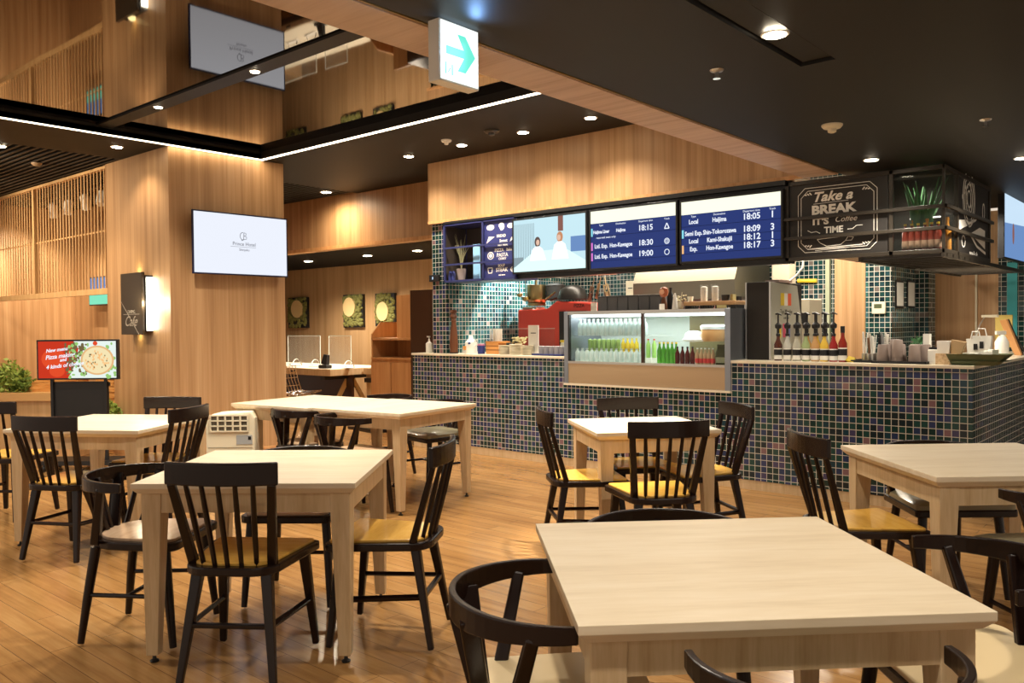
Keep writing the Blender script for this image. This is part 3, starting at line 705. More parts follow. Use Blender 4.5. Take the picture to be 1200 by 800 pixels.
def departures(lab, px, rows, cols, numbers=None):
    t, W, H = screen_A('departure_screen', lab, *px, group='train departure screens over the counter')
    frame(t, W, H); M0 = MA(0, .004, 0)
    MB().prism([(-W/2, -H/2), (W/2, -H/2), (W/2, H/2), (-W/2, H/2)], .001, M0).build('display', E_NAVY, t)
    M1 = MA(0, .003, 0)
    MB().prism([(-W/2, H*.285), (W/2, H*.285), (W/2, H/2), (-W/2, H/2)], .001, M1).build('header', E_CREAM, t)
    mb = MB()
    for r in rows: mb.line([(-W/2, r['y']*H-H*.075), (W/2, r['y']*H-H*.075)], .004, M1)
    mb.build('row_line', E_NAVL, t)
    mb = MB(); M2 = MA(0, .002, 0)
    for k, x in enumerate(cols): mb.text(('Type', 'Destination', 'Departure time', 'Track')[k], .022, M2 @ Matrix.Translation((x*W, H*.245, 0)), .0005)
    mb.build('column_titles', E_TXT, t)
    for r in rows:
        mb = MB()
        for k, s in enumerate(r['t']):
            if s: mb.text(s, (.05, .05, .066, .07)[k]*r.get('s', 1) if k < 2 else (.066, .07)[k-2], M2 @ Matrix.Translation((cols[k]*W, r['y']*H, 0)), .0005, bold=.0012, sx=(.8, .8, 1, 1)[k])
        if r.get('sub'): mb.text(r['sub'], .026, M2 @ Matrix.Translation((cols[0]*W+.05, r['y']*H-H*.10, 0)), .0005)
        if r.get('sym'):
            cx, cy = cols[3]*W, r['y']*H; q = .022
            if r['sym'] == 'tri': mb.line([(cx-q, cy-q), (cx+q, cy-q), (cx, cy+q)], .008, M2, closed=True)
            else:
                mb.line([(cx+q*math.cos(a*PI/8), cy+q*math.sin(a*PI/8)) for a in range(16)], .006, M2, closed=True)
                if r['sym'] == 'dbl': mb.line([(cx+q*.5*math.cos(a*PI/8), cy+q*.5*math.sin(a*PI/8)) for a in range(16)], .005, M2, closed=True)
        mb.build('lettering', E_TXT, t)
    for r in rows:
        if r.get('bar'): MB().b2(-W/2+.004, -W/2+.020, .001, .003, r['y']*H-H*.07, r['y']*H+H*.07).build('colour_bar', r['bar'], t)
    return t
departures('left departure screen with three rows, 18:15, 18:30 and 19:00', (690, 246, 794.5, 311), [dict(y=.13, t=('Haijima Liner', 'Haijima', '18:15', ''), s=.8, sym='tri', bar=E_CYAN, sub='reserved seats only'), dict(y=-.12, t=('Ltd. Exp.', 'Hon-Kawagoe', '18:30', ''), sym='dbl', bar=E_PINK), dict(y=-.30, t=('Ltd. Exp.', 'Hon-Kawagoe', '19:00', ''), sym='o', bar=E_PINK)], (-.37, -.13, .16, .40))
departures('right departure screen with four rows from 18:05 to 18:17', (796, 235, 918, 302), [dict(y=.155, t=('Local', 'Haijima', '18:05', '1')), dict(y=-.04, t=('Semi Exp.', 'Shin-Tokorozawa', '18:09', '3'), bar=E_CYAN), dict(y=-.17, t=('Local', 'Kami-Shakujii', '18:12', '1')), dict(y=-.30, t=('Exp.', 'Hon-Kawagoe', '18:17', '3'), bar=E_ORNG)], (-.37, -.10, .22, .42))
# bedroom picture screen
t, W, H = screen_A('advert_screen', 'overhead screen showing two people in white robes sitting on a bed', 600, 257, 688.5, 316)
frame(t, W, H); Ms = [MA(0, .004-.0006*i, 0) for i in range(8)]
def quad(m, x0, x1, y0, y1, k, nm): MB().prism([(x0*W, y0*H), (x1*W, y0*H), (x1*W, y1*H), (x0*W, y1*H)], .0005, Ms[k]).build(nm, m, t)
quad(E_ROOM, -.5, .5, -.5, .5, 0, 'display')
mb = MB()
for i in range(12): mb.prism([((-.49+.025*i)*W, -.3*H), ((-.482+.025*i)*W, -.3*H), ((-.482+.025*i)*W, .42*H), ((-.49+.025*i)*W, .42*H)], .0005, Ms[1])
mb.build('curtain_image', E_STRP, t)
quad(E_BRN, .13, .20, .22, .5, 1, 'panel_image'); quad(E_SEA, .30, .5, -.18, .10, 1, 'headboard_image'); quad(E_STRP, -.5, -.36, -.4, -.22, 1, 'table_image')
MB().prism([(-.5*W, -.5*H), (.5*W, -.5*H), (.5*W, -.36*H), (.24*W, -.12*H), (-.20*W, -.12*H), (-.44*W, -.36*H), (-.5*W, -.42*H)], .0005, Ms[2]).build('bed_image', E_BED, t)
for cx, hy, hc, sk in ((-.155, .04, E_HAIR, 1), (.155, .10, mat('s', (0, 0, 0), .5, emit=(.30, .13, .06), es=1), 1)):
    MB().ell(cx*W, (hy+.01)*H, .042*W, .10*H, Ms[3], .0005).build('hair_image', hc, t)
    MB().ell((cx+(.005 if cx < 0 else -.012))*W, (hy)*H, .024*W, .055*H, Ms[4], .0005).build('face_image', E_SKIN, t)
    MB().prism([((cx-.11)*W, -.30*H), ((cx+.12)*W, -.30*H), ((cx+.075)*W, (hy-.13)*H), ((cx+.03)*W, (hy-.075)*H), ((cx-.03)*W, (hy-.075)*H), ((cx-.075)*W, (hy-.13)*H)], .0005, Ms[5]).build('robe_image', E_ROBE, t)
# menu box at the left: frame, glass bay with plant, menu board
a = PY(519, 263, YS); b = PY(600, 328, YS); x0, x1 = a.x, b.x+.03; z0, z1 = b.z+.01, a.z
xd = PY(564.5, 300, YS).x
t = thing('menu_cabinet', 'open dark framed cabinet, painted bluish for screen light, with a white illustrated menu board, hung above the counter', 'cabinet', (0, 0, 0))
FB = mat('screen_tinted_frame', (.030, .036, .13), .35)  # blue light of the screens put into the frame colour
mb = MB(); f = .022
mb.b2(x0, x1, YS, YS+.35, z1-f, z1).b2(x0, x1, YS, YS+.35, z0, z0+f).b2(x0, x0+f, YS, YS+.02, z0, z1).b2(xd, xd+f, YS, YS+.02, z0, z1).b2(x0, x0+f, YS+.33, YS+.35, z0, z1)
mb.build('frame', FB, t)
zr = [z0+(z1-z0)*.36, z0+(z1-z0)*.62]
mb = MB()
for z in (z0+(z1-z0)*.30, z0+(z1-z0)*.585): mb.b2(x0, x1-.02, YS-.006, YS+.006, z-.009, z+.009)
mb.build('cross_bar', FB, t)
MB().b2(x0, x0+.008, YS+.02, YS+.33, z0+f, z1-f).build('side_panel', mat('brown_side', (.06, .045, .035), .6), t)
MB().b2(x0+f, xd, YS+.33, YS+.35, z0, z1).build('back_panel', mat('brown_back', (.06, .045, .035), .6), t)
MB().b2(xd+f, x1, YS+.02, YS+.035, z0+f, z1-f).build('menu_board', BLUEB, t)
mb = MB(); mw = MB(); Mm = MA((xd+f+x1)/2, YS+.0195, (z0+z1)/2); w = x1-xd-f; h = z1-z0
def food(mb, cx, cy, s, kind):
    if kind == 0: mb.ell(cx, cy, s, s*.55, Mm)
    elif kind == 1: mb.ell(cx, cy, s*.7, s*.7, Mm, a0=-PI/2-.2, a1=PI+.0)
    elif kind == 2: mb.prism([(cx-s, cy-s*.6), (cx+s, cy+s*.5), (cx-.4*s, cy+s*.6)], .001, Mm)
    elif kind == 3:
        mb.line([(cx+s*.7*math.cos(k*PI/8), cy+s*.6*math.sin(k*PI/8)) for k in range(16)], .008, Mm, closed=True); mb.ell(cx, cy, s*.42, s*.35, Mm)
    else: mb.line([(cx-s*.6, cy+s*.5), (cx-s*.45, cy-s*.5), (cx+s*.45, cy-s*.5), (cx+s*.6, cy+s*.5)], .009, Mm, closed=True)
food(mb, -w*.30, h*.36, .05, 0); food(mb, w*.06, h*.36, .055, 1); food(mb, w*.36, h*.36, .045, 0)
food(mb, -w*.30, h*.16, .055, 2); food(mb, -w*.30, -h*.10, .055, 3); food(mb, -w*.32, -h*.34, .05, 4); food(mb, w*.42, h*.14, .04, 2); food(mb, w*.42, -h*.34, .04, 3)
for s, x, y, z in (('BREAD', .05, .21, .032), ('Sweet', .12, .13, .034), ('HOT MEAL', .10, .06, .022), ('PIZZA', -.02, -.02, .036), ('Bake', .30, -.02, .030), ('PASTA', .08, -.10, .042), ('CURRY', .08, -.16, .026), ('SOUP', .05, -.27, .03), ('STEAK', .06, -.34, .044), ('and more', .06, -.42, .018)):
    mw.text(s, z*1.2, Mm @ Matrix.Translation((x*w, y*h, 0)), .0006, bold=.001)
mb.build('menu_drawings', CHALKW, t); mw.build('menu_lettering', CHALKW, t)
MB().b2(xd-.165, xd-.075, YS+.05, YS+.06, z0+f, z0+h*.62).build('screen_glow_panel', LBLUE, t)  # pale blue stands in for reflected screen glow
tt = thing('dried_plant', 'dry grass in a small pot inside the menu cabinet', 'potted plant', (xd-.40, YS+.12, z0+f))
MB().lathe([(.035, 0), (.05, .10), (.052, .12)], 14).build('pot', mat('greige_pot', (.35, .28, .25), .6), tt, smooth=True)
mb = MB()
for i in range(16):
    a_ = random.uniform(0, 2*PI); r = random.uniform(.04, .16); hh = random.uniform(.2, .38)
    mb.tube([(0, 0, .11), (r*.25*math.cos(a_), r*.2*math.sin(a_), .11+hh*.6), (r*.8*math.cos(a_), r*.5*math.sin(a_), .11+hh)], [.004, .003, .001], 5)
mb.build('leaves', DRYG, tt)
for i, lab in enumerate(('small dark blue jar left of the dry plant in the menu cabinet', 'small dark blue jar nearest the pot in the menu cabinet')):
    o = MB().lathe([(.022, 0), (.022, .07), (.015, .08), (.015, .095)], 12).build('jar', [NAVYL], smooth=True); o.location = (xd-.49+.045*i, YS+.05, z0+f); tag(o, lab, 'jar')
# carrying rail and soffit under the screens
zs0 = PY(796, 308, YS).z
struct('trim_7', MB().b2(PY(600, 300, YS).x, PY(920, 300, YS).x+.02, YS+.052, YC+.10, zs0-.05, ZN-.001).b2(x0, PY(920, 300, YS).x, YS+.0, YC+.12, ZN-.035, ZN-.0005), BLACK)
# chalkboard sign
XG = PY(1044, 250, YC).x; XE = -1.478; XK = PY(920, 260, YC).x; zb0, zb1 = 1.757, 2.345
t = thing('corner_cabinet', 'black framed corner cabinet with glass bays and cross bars hung over the counter corner', 'cabinet', (0, 0, 0))
YE = PX(1161, 260, XE).y; f = .028
mb = MB()
mb.b2(XK, XE, YC, YC+.025, zb0, zb0+f).b2(XK, XE, YC, YC+.025, zb1-f, zb1).b2(XK, XK+f, YC, YC+.025, zb0, zb1).b2(XG-f/2, XG+f/2, YC, YC+.025, zb0, zb1)
mb.b2(XE-f*.6, XE, YC, YC+f*.6, zb0, zb1).b2(XE-f, XE, YC+f, YE, zb0, zb0+f).b2(XE-f, XE, YC+f, YE, zb1-f, zb1).b2(XE-f, XE, YE-f, YE, zb0, zb1)
yg = PX(1124, 260, XE).y; mb.b2(XE-f, XE, yg-.03, yg, zb0, zb1)
mb.build('frame', FRAME, t, bevel=.002)
mb = MB()
for z in (PY(1107, 241, YC).z, PY(1107, 266.5, YC).z):
    mb.b2(XK, XE+.02, YC-.028, YC-.006, z-.012, z+.012).b2(XE+.004, XE+.024, YC-.028, YE, z-.012, z+.012)
mb.build('cross_bar', FRAME, t, bevel=.002)
MB().b2(XG-.4, XE-.02, YC+.02, YE-.02, zb0+.002, zb0+.02).build('floor_board', FRAME, t)
MB().b2(XG-.4, XE-.02, YC+.48, YC+.5, zb0, zb1).build('back_panel', mat('taupe_back', (.06, .052, .045), .5), t)
MB().b2(XG+f/2, XE-f*.6, YC+.01, YC+.014, zb0+f, zb1-f).build('glass_pane', PANE, t)
MB().b2(XE-.014, XE-.010, YC+f, yg-.03, zb0+f, zb1-f).build('glass_pane', PANE, t)
mb = MB(); y = YC+.05; 
while y < 9.0:
    mb.b2(XE-.55, XE-.0, y, y+.025, zb0-.022, zb0-.002); y += .16
mb.b2(XE-.02, XE, YC, 9.0, zb0-.03, zb0); mb.b2(XE-.57, XE-.55, YC+.03, 9.0, zb0-.03, zb0)
mb.build('under_grille', FRAME, t)
MB().b2(XG+.04, XG+.24, YC+.30, YC+.312, zb0+.27, zb0+.279).build('lamp_tube', em('cab_lamp', (1, .95, .8), 1.5), t)
spot((XE-.25, YC+.25, zb1-.03), 3.0, NEUT, 150, .8, .05)
# chalkboard
t = thing('chalkboard_sign', 'black chalkboard sign lettered Take a BREAK with a coffee cup drawing', 'sign', ((XK+XG)/2, YC+.015, (zb0+zb1)/2))
w = XG-XK-.05; h = zb1-zb0-.05
MB().b2(-w/2, w/2, .0, .012, -h/2, h/2).build('board', CHALK, t)
mb = MB(); Mc = MA(0, -.0005, 0); iw, ih = w*.40, h*.44; k = .05
for q in (0, .022):
    A, B = iw-q, ih-q
    pts = []
    for sx, sy in ((1, 1), (-1, 1), (-1, -1), (1, -1)):
        n1 = [(sx*A, sy*(B-k)), (sx*(A-k*.45), sy*(B-k*.55)), (sx*(A-k), sy*B)]
        if (sx*sy) < 0: n1 = n1[::-1]
        pts += n1
    mb.line(pts, .004, Mc, closed=True)
for sx in (-1, 1):
    for sy in (-1, 1):
        for j in range(3): mb.line([(sx*(iw-.10+.018*j), sy*(ih-.052)), (sx*(iw-.085+.018*j), sy*(ih-.035-.006*j))], .008, Mc)
T = lambda x, y: Mc @ Matrix.Translation((x*w, y*h, 0))
mb.text('Take a', .098, T(-.05, .30), .001, shear=.35, bold=.0025, sx=1.1)
mb.line([(-.24*w, .215*h), (.12*w, .225*h)], .003, Mc)
mb.text('BREAK', .088, T(-.035, .125), .001, bold=.004, sx=1.2)
mb.text("IT'S", .066, T(-.165, -.03), .001, bold=.003, sx=1.2); mb.text('Coffee', .058, T(.09, -.02), .001, shear=.35)
mb.text('TIME', .064, T(-.03, -.155), .001, bold=.002)
mb.line([(-.30*w, -.14*h), (-.26*w, -.17*h), (-.21*w, -.16*h), (-.17*w, -.19*h)], .005, Mc); mb.line([(.26*w, -.12*h), (.2*w, -.12*h), (.16*w, -.16*h), (.11*w, -.16*h)], .005, Mc)
mb.line([(-.2*w, -.27*h), (.12*w, -.25*h), (.09*w, -.31*h), (.04*w, -.36*h), (-.1*w, -.37*h), (-.17*w, -.32*h)], .004, Mc, closed=True)
mb.line([(.12*w, -.26*h), (.17*w, -.27*h), (.15*w, -.31*h), (.09*w, -.31*h)], .004, Mc)
mb.line([(-.3*w, -.395*h), (.26*w, -.375*h)], .006, Mc); mb.line([(-.22*w, -.42*h), (.15*w, -.40*h)], .004, Mc); mb.line([(-.15*w, -.44*h), (.1*w, -.43*h)], .003, Mc)
mb.build('lettering', CHALKW, t)
# food board on the side of the corner cabinet
ya = yg; yb = YE-.03; t = thing('food_drawing_board', 'black board with large white food drawings on the side of the corner cabinet', 'sign', (XE-.012, (ya+yb)/2, (zb0+zb1)/2))
w = yb-ya; h = zb1-zb0-.04
MB().b2(-.01, 0, -w/2, w/2, -h/2, h/2).build('board', CHALK, t)
mb = MB(); Mf = MBx(.0005, 0, 0)
for r in (.20, .16, .11, .06): mb.line([(-w*.15+r*.9*math.cos(k*PI/12), h*.25+r*math.sin(k*PI/12)) for k in range(-7, 19)], .013, Mf)
for i in range(16):
    a_ = random.uniform(-1.3, 4); r = random.uniform(.02, .17); mb.ell(-w*.18+r*math.cos(a_), h*.25+r*math.sin(a_), .012, .018, Mf, n=8)
mb.line([(w*.33+.035*math.cos(k*PI/8), h*.16+.06*math.sin(k*PI/8)) for k in range(16)], .012, Mf, closed=True)
mb.prism([(-w*.5, -h*.08), (w*.1, h*.02), (w*.05, -h*.02), (-w*.45, -h*.2)], .001, Mf)
mb.prism([(-w*.1, -h*.2), (w*.38, -h*.36), (w*.38, -h*.1), (w*.2, -h*.08)], .001, Mf)
mb.line([(-w*.1, -h*.22), (w*.1, -h*.35), (w*.4, -h*.42)], .02, Mf)
mb.line([(-w*.32+.05*math.cos(k*PI/8), -h*.33+.04*math.sin(k*PI/8)) for k in range(16)], .01, Mf, closed=True)
mb.text('menu & cafe', .05, Mf @ Matrix.Translation((0, -h*.46, 0)), .0006)
mb.build('drawing', CHALKW, t)
# bottles and plants inside the corner cabinet
zc = zb0+.02
L = xs(XG+.06, XE-.07, 6); amber = mat('amber_bottle', (.45, .20, .03), .15); redb = mat('red_bottle', (.20, .035, .02), .2)
o = bottle_proto('sauce_bottle', 'red labelled sauce bottle on the floor of the corner glass cabinet', 'bottle', .20, .0225, redb, YEL, (L[0], YC+.12, zc), .35, 'sauce bottles in the corner cabinet', mat('pale_label', (.34, .22, .14), .5)); copies(o, [(x, YC+.12, zc) for x in L[1:]])
o = bottle_proto('oil_bottle', 'amber oil bottle in the rear row of the corner glass cabinet', 'bottle', .24, .026, amber, amber, (XG+.08, YC+.24, zc), .4, 'oil bottles in the corner cabinet'); copies(o, [(XG+.17, YC+.24, zc), (XG+.30, YC+.24, zc), (XE-.06, YC+.30, zc), (XE-.07, YC+.38, zc)])
def agave(x, y, z, h, n, lab, sp=.22):
    tt = thing('agave_plant', lab, 'potted plant', (x, y, z))
    MB().lathe([(.05, 0), (.07, .10), (.07, .12)], 14).build('pot', BLACK, tt, smooth=True)
    mb = MB()
    for i in range(n):
        a_ = 2*PI*i/n+.3; r = sp*(.5+.5*random.random()); hh = h*(.75+.25*random.random())
        mb.tube([(0, 0, .10), (r*.4*math.cos(a_), r*.4*math.sin(a_), .10+hh*.5), (r*math.cos(a_), r*math.sin(a_), .10+hh)], [.022, .017, .002], 6, flat=.3)
    mb.build('leaves', AGAVE, tt)
agave(XG+.09, YC+.26, zc, .40, 8, 'spiky leaved plant at the left of the corner glass cabinet', .13)
agave(XE-.20, YC+.30, zc, .44, 12, 'large spiky agave at the right of the corner glass cabinet', .17)
# TV at the right edge
y0_, y1_ = PX(1177, 240, XE).y, PX(1177, 240, XE).y+1.0
t = thing('wall_screen', 'wide screen with a bluish picture at the right edge beside the corner cabinet', 'screen', (XE, (y0_+y1_)/2, 2.10))
H = .555; W = 1.0
MB().b2(-.05, 0, -W/2, W/2, -H/2, H/2).build('casing', BLACK, t, bevel=.004)
Mv = MBx(.001, 0, 0)
mb = MB().prism([(-W/2+.012, -H/2+.012), (W/2-.012, -H/2+.012), (W/2-.012, H/2-.012), (-W/2+.012, H/2-.012)], .001, Mv).build('display', E_SEA, t)
mb = MB().prism([(-W/2+.012, .02), (W/2-.012, .06), (W/2-.012, H/2-.012), (-W/2+.012, H/2-.012)], .002, Mv).build('sky_image', E_SKY, t)
MB().ell(-.14, -.05, .035, .09, Mv, .003).build('figure_image', E_BRN, t)

# ================================================================== TV ON THE PILLAR
a = PX(225, 244.6, XL+.05); b = PX(337.5, 325, XL+.05)
W = b.y-a.y; H = a.z-b.z
t = thing('pillar_television', 'wall mounted television with a white logo screen on the wooden pillar', 'television', (XL+.05, (a.y+b.y)/2, (a.z+b.z)/2))
MB().b2(-.02, 0, -W/2, W/2, -H/2, H/2).build('casing', mat('navy_black_casing', (.01, .012, .05), .3), t, bevel=.003)
MB().b2(-.05, -.02, -.2, .2, -.15, .15).build('bracket', BLACK, t)
Mv = MBx(.0002, 0, 0)
MB().prism([(-W/2+.014, -H/2+.014), (W/2-.014, -H/2+.014), (W/2-.014, H/2-.014), (-W/2+.014, H/2-.014)], .001, Mv).build('display', E_WHITE, t)
mb = MB(); Mt = MBx(.0014, 0, 0); cx = W*.02
cc = [(cx-.015+.030*math.cos(k*PI/9), .085+.036*math.sin(k*PI/9)) for k in range(4, 16)]; mb.line(cc, .005, Mt)
mb.line([(cx-.002, .12), (cx-.006, .05), (cx-.03, .04)], .005, Mt); mb.line([(cx-.002, .12), (cx+.02, .115), (cx+.02, .095), (cx+.0, .088), (cx+.026, .08), (cx+.026, .058), (cx-.004, .052)], .004, Mt)
mb.text('Prince Hotel', .050, Mt @ Matrix.Translation((cx, .006, 0)), .0005); mb.line([(cx-.15, -.022), (cx+.13, -.022)], .0025, Mt)
mb.text('Shinjuku', .034, Mt @ Matrix.Translation((cx, -.05, 0)), .0005)
mb.build('logo', E_GREY, t)
# projecting wall sign with its lamp
t = thing('wall_sign', 'dark rectangular cafe sign on the pillar with a bright lamp behind its edge', 'sign', (0, 0, 0))
ys = 3.74; a = PY(141, 321, ys); b = PY(167, 392, ys)
MB().b2(a.x, b.x, ys, ys+.03, b.z, a.z-.0).build('panel', mat('bronze_panel', (.045, .030, .018), .3), t, bevel=.003)
MB().b2(a.x+.03, b.x+.02, ys+.03, 3.84, b.z+.03, a.z-.03).build('lamp_housing', BLACK, t)
MB().b2(b.x+.02, b.x+.035, ys+.035, 3.835, b.z+.04, a.z-.05).build('lamp', em('sign_lamp', (1, .97, .8), 8), t)
mb = MB(); Mw = MA((a.x+b.x)/2, ys-.0005, (a.z+b.z)/2); ww = b.x-a.x; hh = a.z-b.z
mb.line([(-ww*.5, hh*.05), (ww*.35, -hh*.5)], .006, Mw); mb.line([(-ww*.38, -hh*.17), (ww*.38, -hh*.17)], .005, Mw); mb.text('DINING', .045, Mw @ Matrix.Translation((0, -hh*.13, 0)), .0005)
mb.text('Cafe', .14, Mw @ Matrix.Translation((-.02, -hh*.29, 0)), .0005, shear=.4); mb.build('lettering', mat('silver_letter', (.35, .30, .25), .4), t)
area((b.x+.05, 3.80, (a.z+b.z)/2), 2.2, .05, .5, (1, .9, .6), (0, math.radians(90), 0))
spot((b.x+.08, 3.70, (a.z+b.z)/2), 4.5, (1, .9, .62), 170, 1, .08, (b.x+.25, 3.84, (a.z+b.z)/2))
spot((a.x+.2, 3.81, a.z-.02), 1.5, (1, .85, .4), 170, 1, .04, (a.x+.2, 3.84, a.z+.3)); spot((a.x+.2, 3.81, b.z+.02), 1.2, (1, .85, .4), 170, 1, .04, (a.x+.2, 3.84, b.z-.3))
MB().lathe([(.02, 0), (.02, .01)], 12, axis='X').build('screw', STEEL, t).location = (XL-.4, 0, 0)
bpy.data.objects.remove(t.children[-1])

# ================================================================== LEFT SIDE: LATTICE, SIGNAGE, PLANTER
t = thing('lattice_screen', 'vertical wooden slat screen hanging left of the pillar', 'slat screen', (0, 0, 0))
xa, xb = -13.2, -8.91; zl = 1.71; ylat = 3.86
MB().b2(xa, xb, ylat, ylat+.05, zl-.05, zl+.012).build('bottom_rail', SLATW, t); MB().b2(xa, xb, ylat, ylat+.05, ZF-.03, ZF).build('top_rail', SLATW, t)
mb = MB(); x = xa+.03
while x < xb:
    mb.b2(x, x+.016, ylat+.012, ylat+.022, zl+.012, ZF-.03); x += .083
mb.build('slats', SLATW, t)
mb = MB().b2(xa, xb, ylat+.023, ylat+.032, 2.32, 2.335).build('tie_rail', SLATW, t)
x = PY(39, 250, ylat).x; MB().b2(x-.02, x+.02, ylat-.004, ylat+.055, zl+.012, ZF-.03).build('post', SLATW, t)
# track spotlights behind the lattice
for i, (px, py, s) in enumerate(((62, 246, 1), (80, 242, -1), (100, 236, 1), (119, 231, -1))):
    p = PY(px, py, 4.35); tt = thing('track_spotlight', 'white track spotlight behind the slat screen, %s' % ('leftmost', 'second from left', 'third from left', 'nearest the pillar')[i], 'spotlight', (p.x, 4.35, p.z), 0, 'track spotlights behind the slats')
    MB().lathe([(.05, -.10), (.055, .06), (.03, .09)], 14).build('head', WHITE, tt, smooth=True).rotation_euler = (.3*s, .35*s, 0)
    MB().tube([(0, 0, .06), (0, 0, 2.985-p.z)], .01, 8).build('stem', BLACK, tt)
    spot((p.x, 4.33, p.z-.18), 60, WARM, 80, .5, .03, ((-12.8, 4.2, 1.8), (-12.8, 4.6, 1.2), (-11.3, 5.06, 1.6), (-9.8, 5.06, 1.4))[i])
p0 = PY(50, 250, 4.35); p1 = PY(124, 232, 4.35); tag(MB().b2(-12.7, -8.95, 4.33, 4.37, 2.975, 2.999).build('light_track', BLACK), 'black light track carrying the spotlights behind the slat screen', 'track')
a = PY(104, 325, 4.9); b = PY(130, 357, 4.9)
t = thing('hanging_monitor', 'small monitor with a green strip hanging behind the slat screen', 'screen', ((a.x+b.x)/2, 4.9, (a.z+b.z)/2))
w, h = b.x-a.x, a.z-b.z; MB().b2(-w/2, w/2, 0, .05, -h/2, h/2).build('casing', BLACK, t); MB().b2(-w/2+.01, w/2, -.002, 0, -h/2+.015, -h*.05).build('green_image', em('mon_green', (.2, .75, .5), 1), t); MB().b2(-w/2+.01, w/2, -.002, 0, -h*.05, h/2-.015).build('picture_image', E_SEA, t)
MB().b2(-.02, .02, .05, .12, -.1, .1).build('bracket', BLACK, t)
for x, y in ((-9.4, 2.2), (-11, 2.4)): spot((x, y, 2.9), 95, WARM, 110, .9, .06, (x, 4.0, 1.8))  # added spots without fixtures, out of view, to brighten the slats
# planter bench
t = thing('planter_bench', 'pale wooden planter ledge against the left wall', 'planter', CW(-5.0, 8.35, 0), YAW)
MB().b2(-1.8, .62, 0, .5, .58, .66).build('top_board', mat('honey_board', (.62, .36, .14), .4), t); MB().b2(-1.8, .60, .03, .5, 0, .58).build('front_board', SLATW, t)
def bush(px, py, z, depth_cam, n, spread, lab, hgt=.25, m=GREEN):
    xc = (px-600)/981*depth_cam; loc = CW(xc, depth_cam, z)
    tt = thing('leafy_plant', lab, 'plant', loc)
    mb = MB()
    for i in range(n):
        a_ = random.uniform(0, 2*PI); r = spread*math.sqrt(random.random()); hh = hgt*random.random()*(1-.5*r/spread); s = random.uniform(.02, .045)
        c = Vector((r*math.cos(a_), r*math.sin(a_)*.6, hh)); d1 = Vector((random.uniform(-1, 1), random.uniform(-1, 1), random.uniform(-.2, 1))).normalized()*s*1.6; d2 = d1.cross(Vector((random.random(), random.random(), .3))).normalized()*s*.45
        mb._f([mb.v(c), mb.v(c+d1*.5+d2), mb.v(c+d1), mb.v(c+d1*.5-d2)])
    mb.build('foliage', m, tt)
    MB().tube([(0, 0, -.01), (0, 0, hgt*.6)], .012, 6).build('stem', WALNUT, tt)
LG = mat('bright_foliage', (.25, .34, .06), .6)
bush(10, 450, .66, 8.6, 900, .28, 'bushy green plant on the ledge at the left edge of the photo', .34, LG)
bush(24, 455, .66, 8.55, 350, .16, 'smaller green plant spilling over the ledge beside the layered wood', .2, GREEN)
t = thing('layered_wood_block', 'stepped stack of thin orange wood layers on the planter ledge', 'sculpture', CW(-4.75, 8.6, .66), YAW)
mb = MB()
for i in range(11): mb.box((.02*math.sin(i*1.7)+.018*i, .05, .012+.022*i), (.62-.042*i, .3-.01*i, .0205), .05*math.sin(i*2.1))
mb.build('layers', CORKW, t)
t = thing('layered_wood_column', 'stepped wood layers rising beside the black sign stand', 'sculpture', CW(-4.22, 8.75, 0), YAW)
mb = MB()
for i in range(38): mb.box((.01*math.sin(i*1.7), .0, .012+.022*i), (.22+.02*math.sin(i*.9), .2, .0205), .05*math.sin(i*2.1))
mb.build('layers', CORKW, t)
bush(128, 478, .35, 8.5, 350, .10, 'green plant between the sign stand and the pillar', .22, LG)
# digital sign stand
dep = 7.6; sc_ = dep/980.86
def CX(px): return (px-600)*sc_
t = thing('digital_sign_stand', 'black floor stand with a landscape screen advertising pizza', 'display stand', CW(CX(90), dep, 0), YAW)
zt_ = CAM_H-(394-381)*sc_; zb_ = CAM_H-(441-381)*sc_; W = 95*sc_; H = zt_-zb_
MB().b2(-W/2, W/2, 0, .05, zb_, zt_).build('casing', BLACK, t, bevel=.003)
Mp = [Matrix(((1, 0, 0, 0), (0, 0, -1, -.0005*k-.0003), (0, 1, 0, (zt_+zb_)/2), (0, 0, 0, 1))) for k in range(8)]
w, h = W-.03, H-.03
MB().prism([(-w/2, -h/2), (w/2, -h/2), (w/2, h/2), (-w/2, h/2)], .0004, Mp[0]).build('display', E_MIST, t)
MB().prism([(-w/2, -h/2), (-w*.12, -h/2), (-.02*w, -.1*h), (.02*w, h*.3), (-.04*w, h/2), (-w/2, h/2)], .0004, Mp[1]).build('red_image', E_RED, t)
for q_ in ((-.30, .02, .16, .28), (-.26, -.30, .10, .17), (.235, .44, .03, .06)): MB().ell(q_[0]*w, q_[1]*h, q_[2]*w, q_[3]*h, Mp[2], .0004).build('tomato_image', E_RED2, t)
mb = MB()
for i in range(90):
    x = random.uniform(-.15, .12); y = random.uniform(-.4, .45); mb.ell(x*w, y*h, random.uniform(.008, .022)*w, random.uniform(.012, .03)*w, Mp[2], .0004, 6)
mb.build('herb_image', E_OLV, t)
mb = MB()
for i in range(60):
    x = random.choice((random.uniform(-.1, .15), random.uniform(.38, .49))); y = random.uniform(-.48, .45); mb.ell(x*w, y*h, random.uniform(.01, .028)*w, random.uniform(.012, .03)*w, Mp[3], .0004, 6)
mb.build('leaf_image', E_GRN, t)
MB().ell(.26*w, -.02*h, .215*w, .40*h, Mp[4], .0004, 32).build('crust_image', E_CRST, t); MB().ell(.26*w, -.02*h, .19*w, .355*h, Mp[5], .0004, 32).build('pizza_image', E_PIZ, t)
mb = MB()
for i in range(40):
    a_ = random.uniform(0, 2*PI); r = math.sqrt(random.random())*.9; mb.ell(.26*w+.17*w*r*math.cos(a_), -.02*h+.31*h*r*math.sin(a_), .010*w, .016*w, Mp[6], .0004, 6)
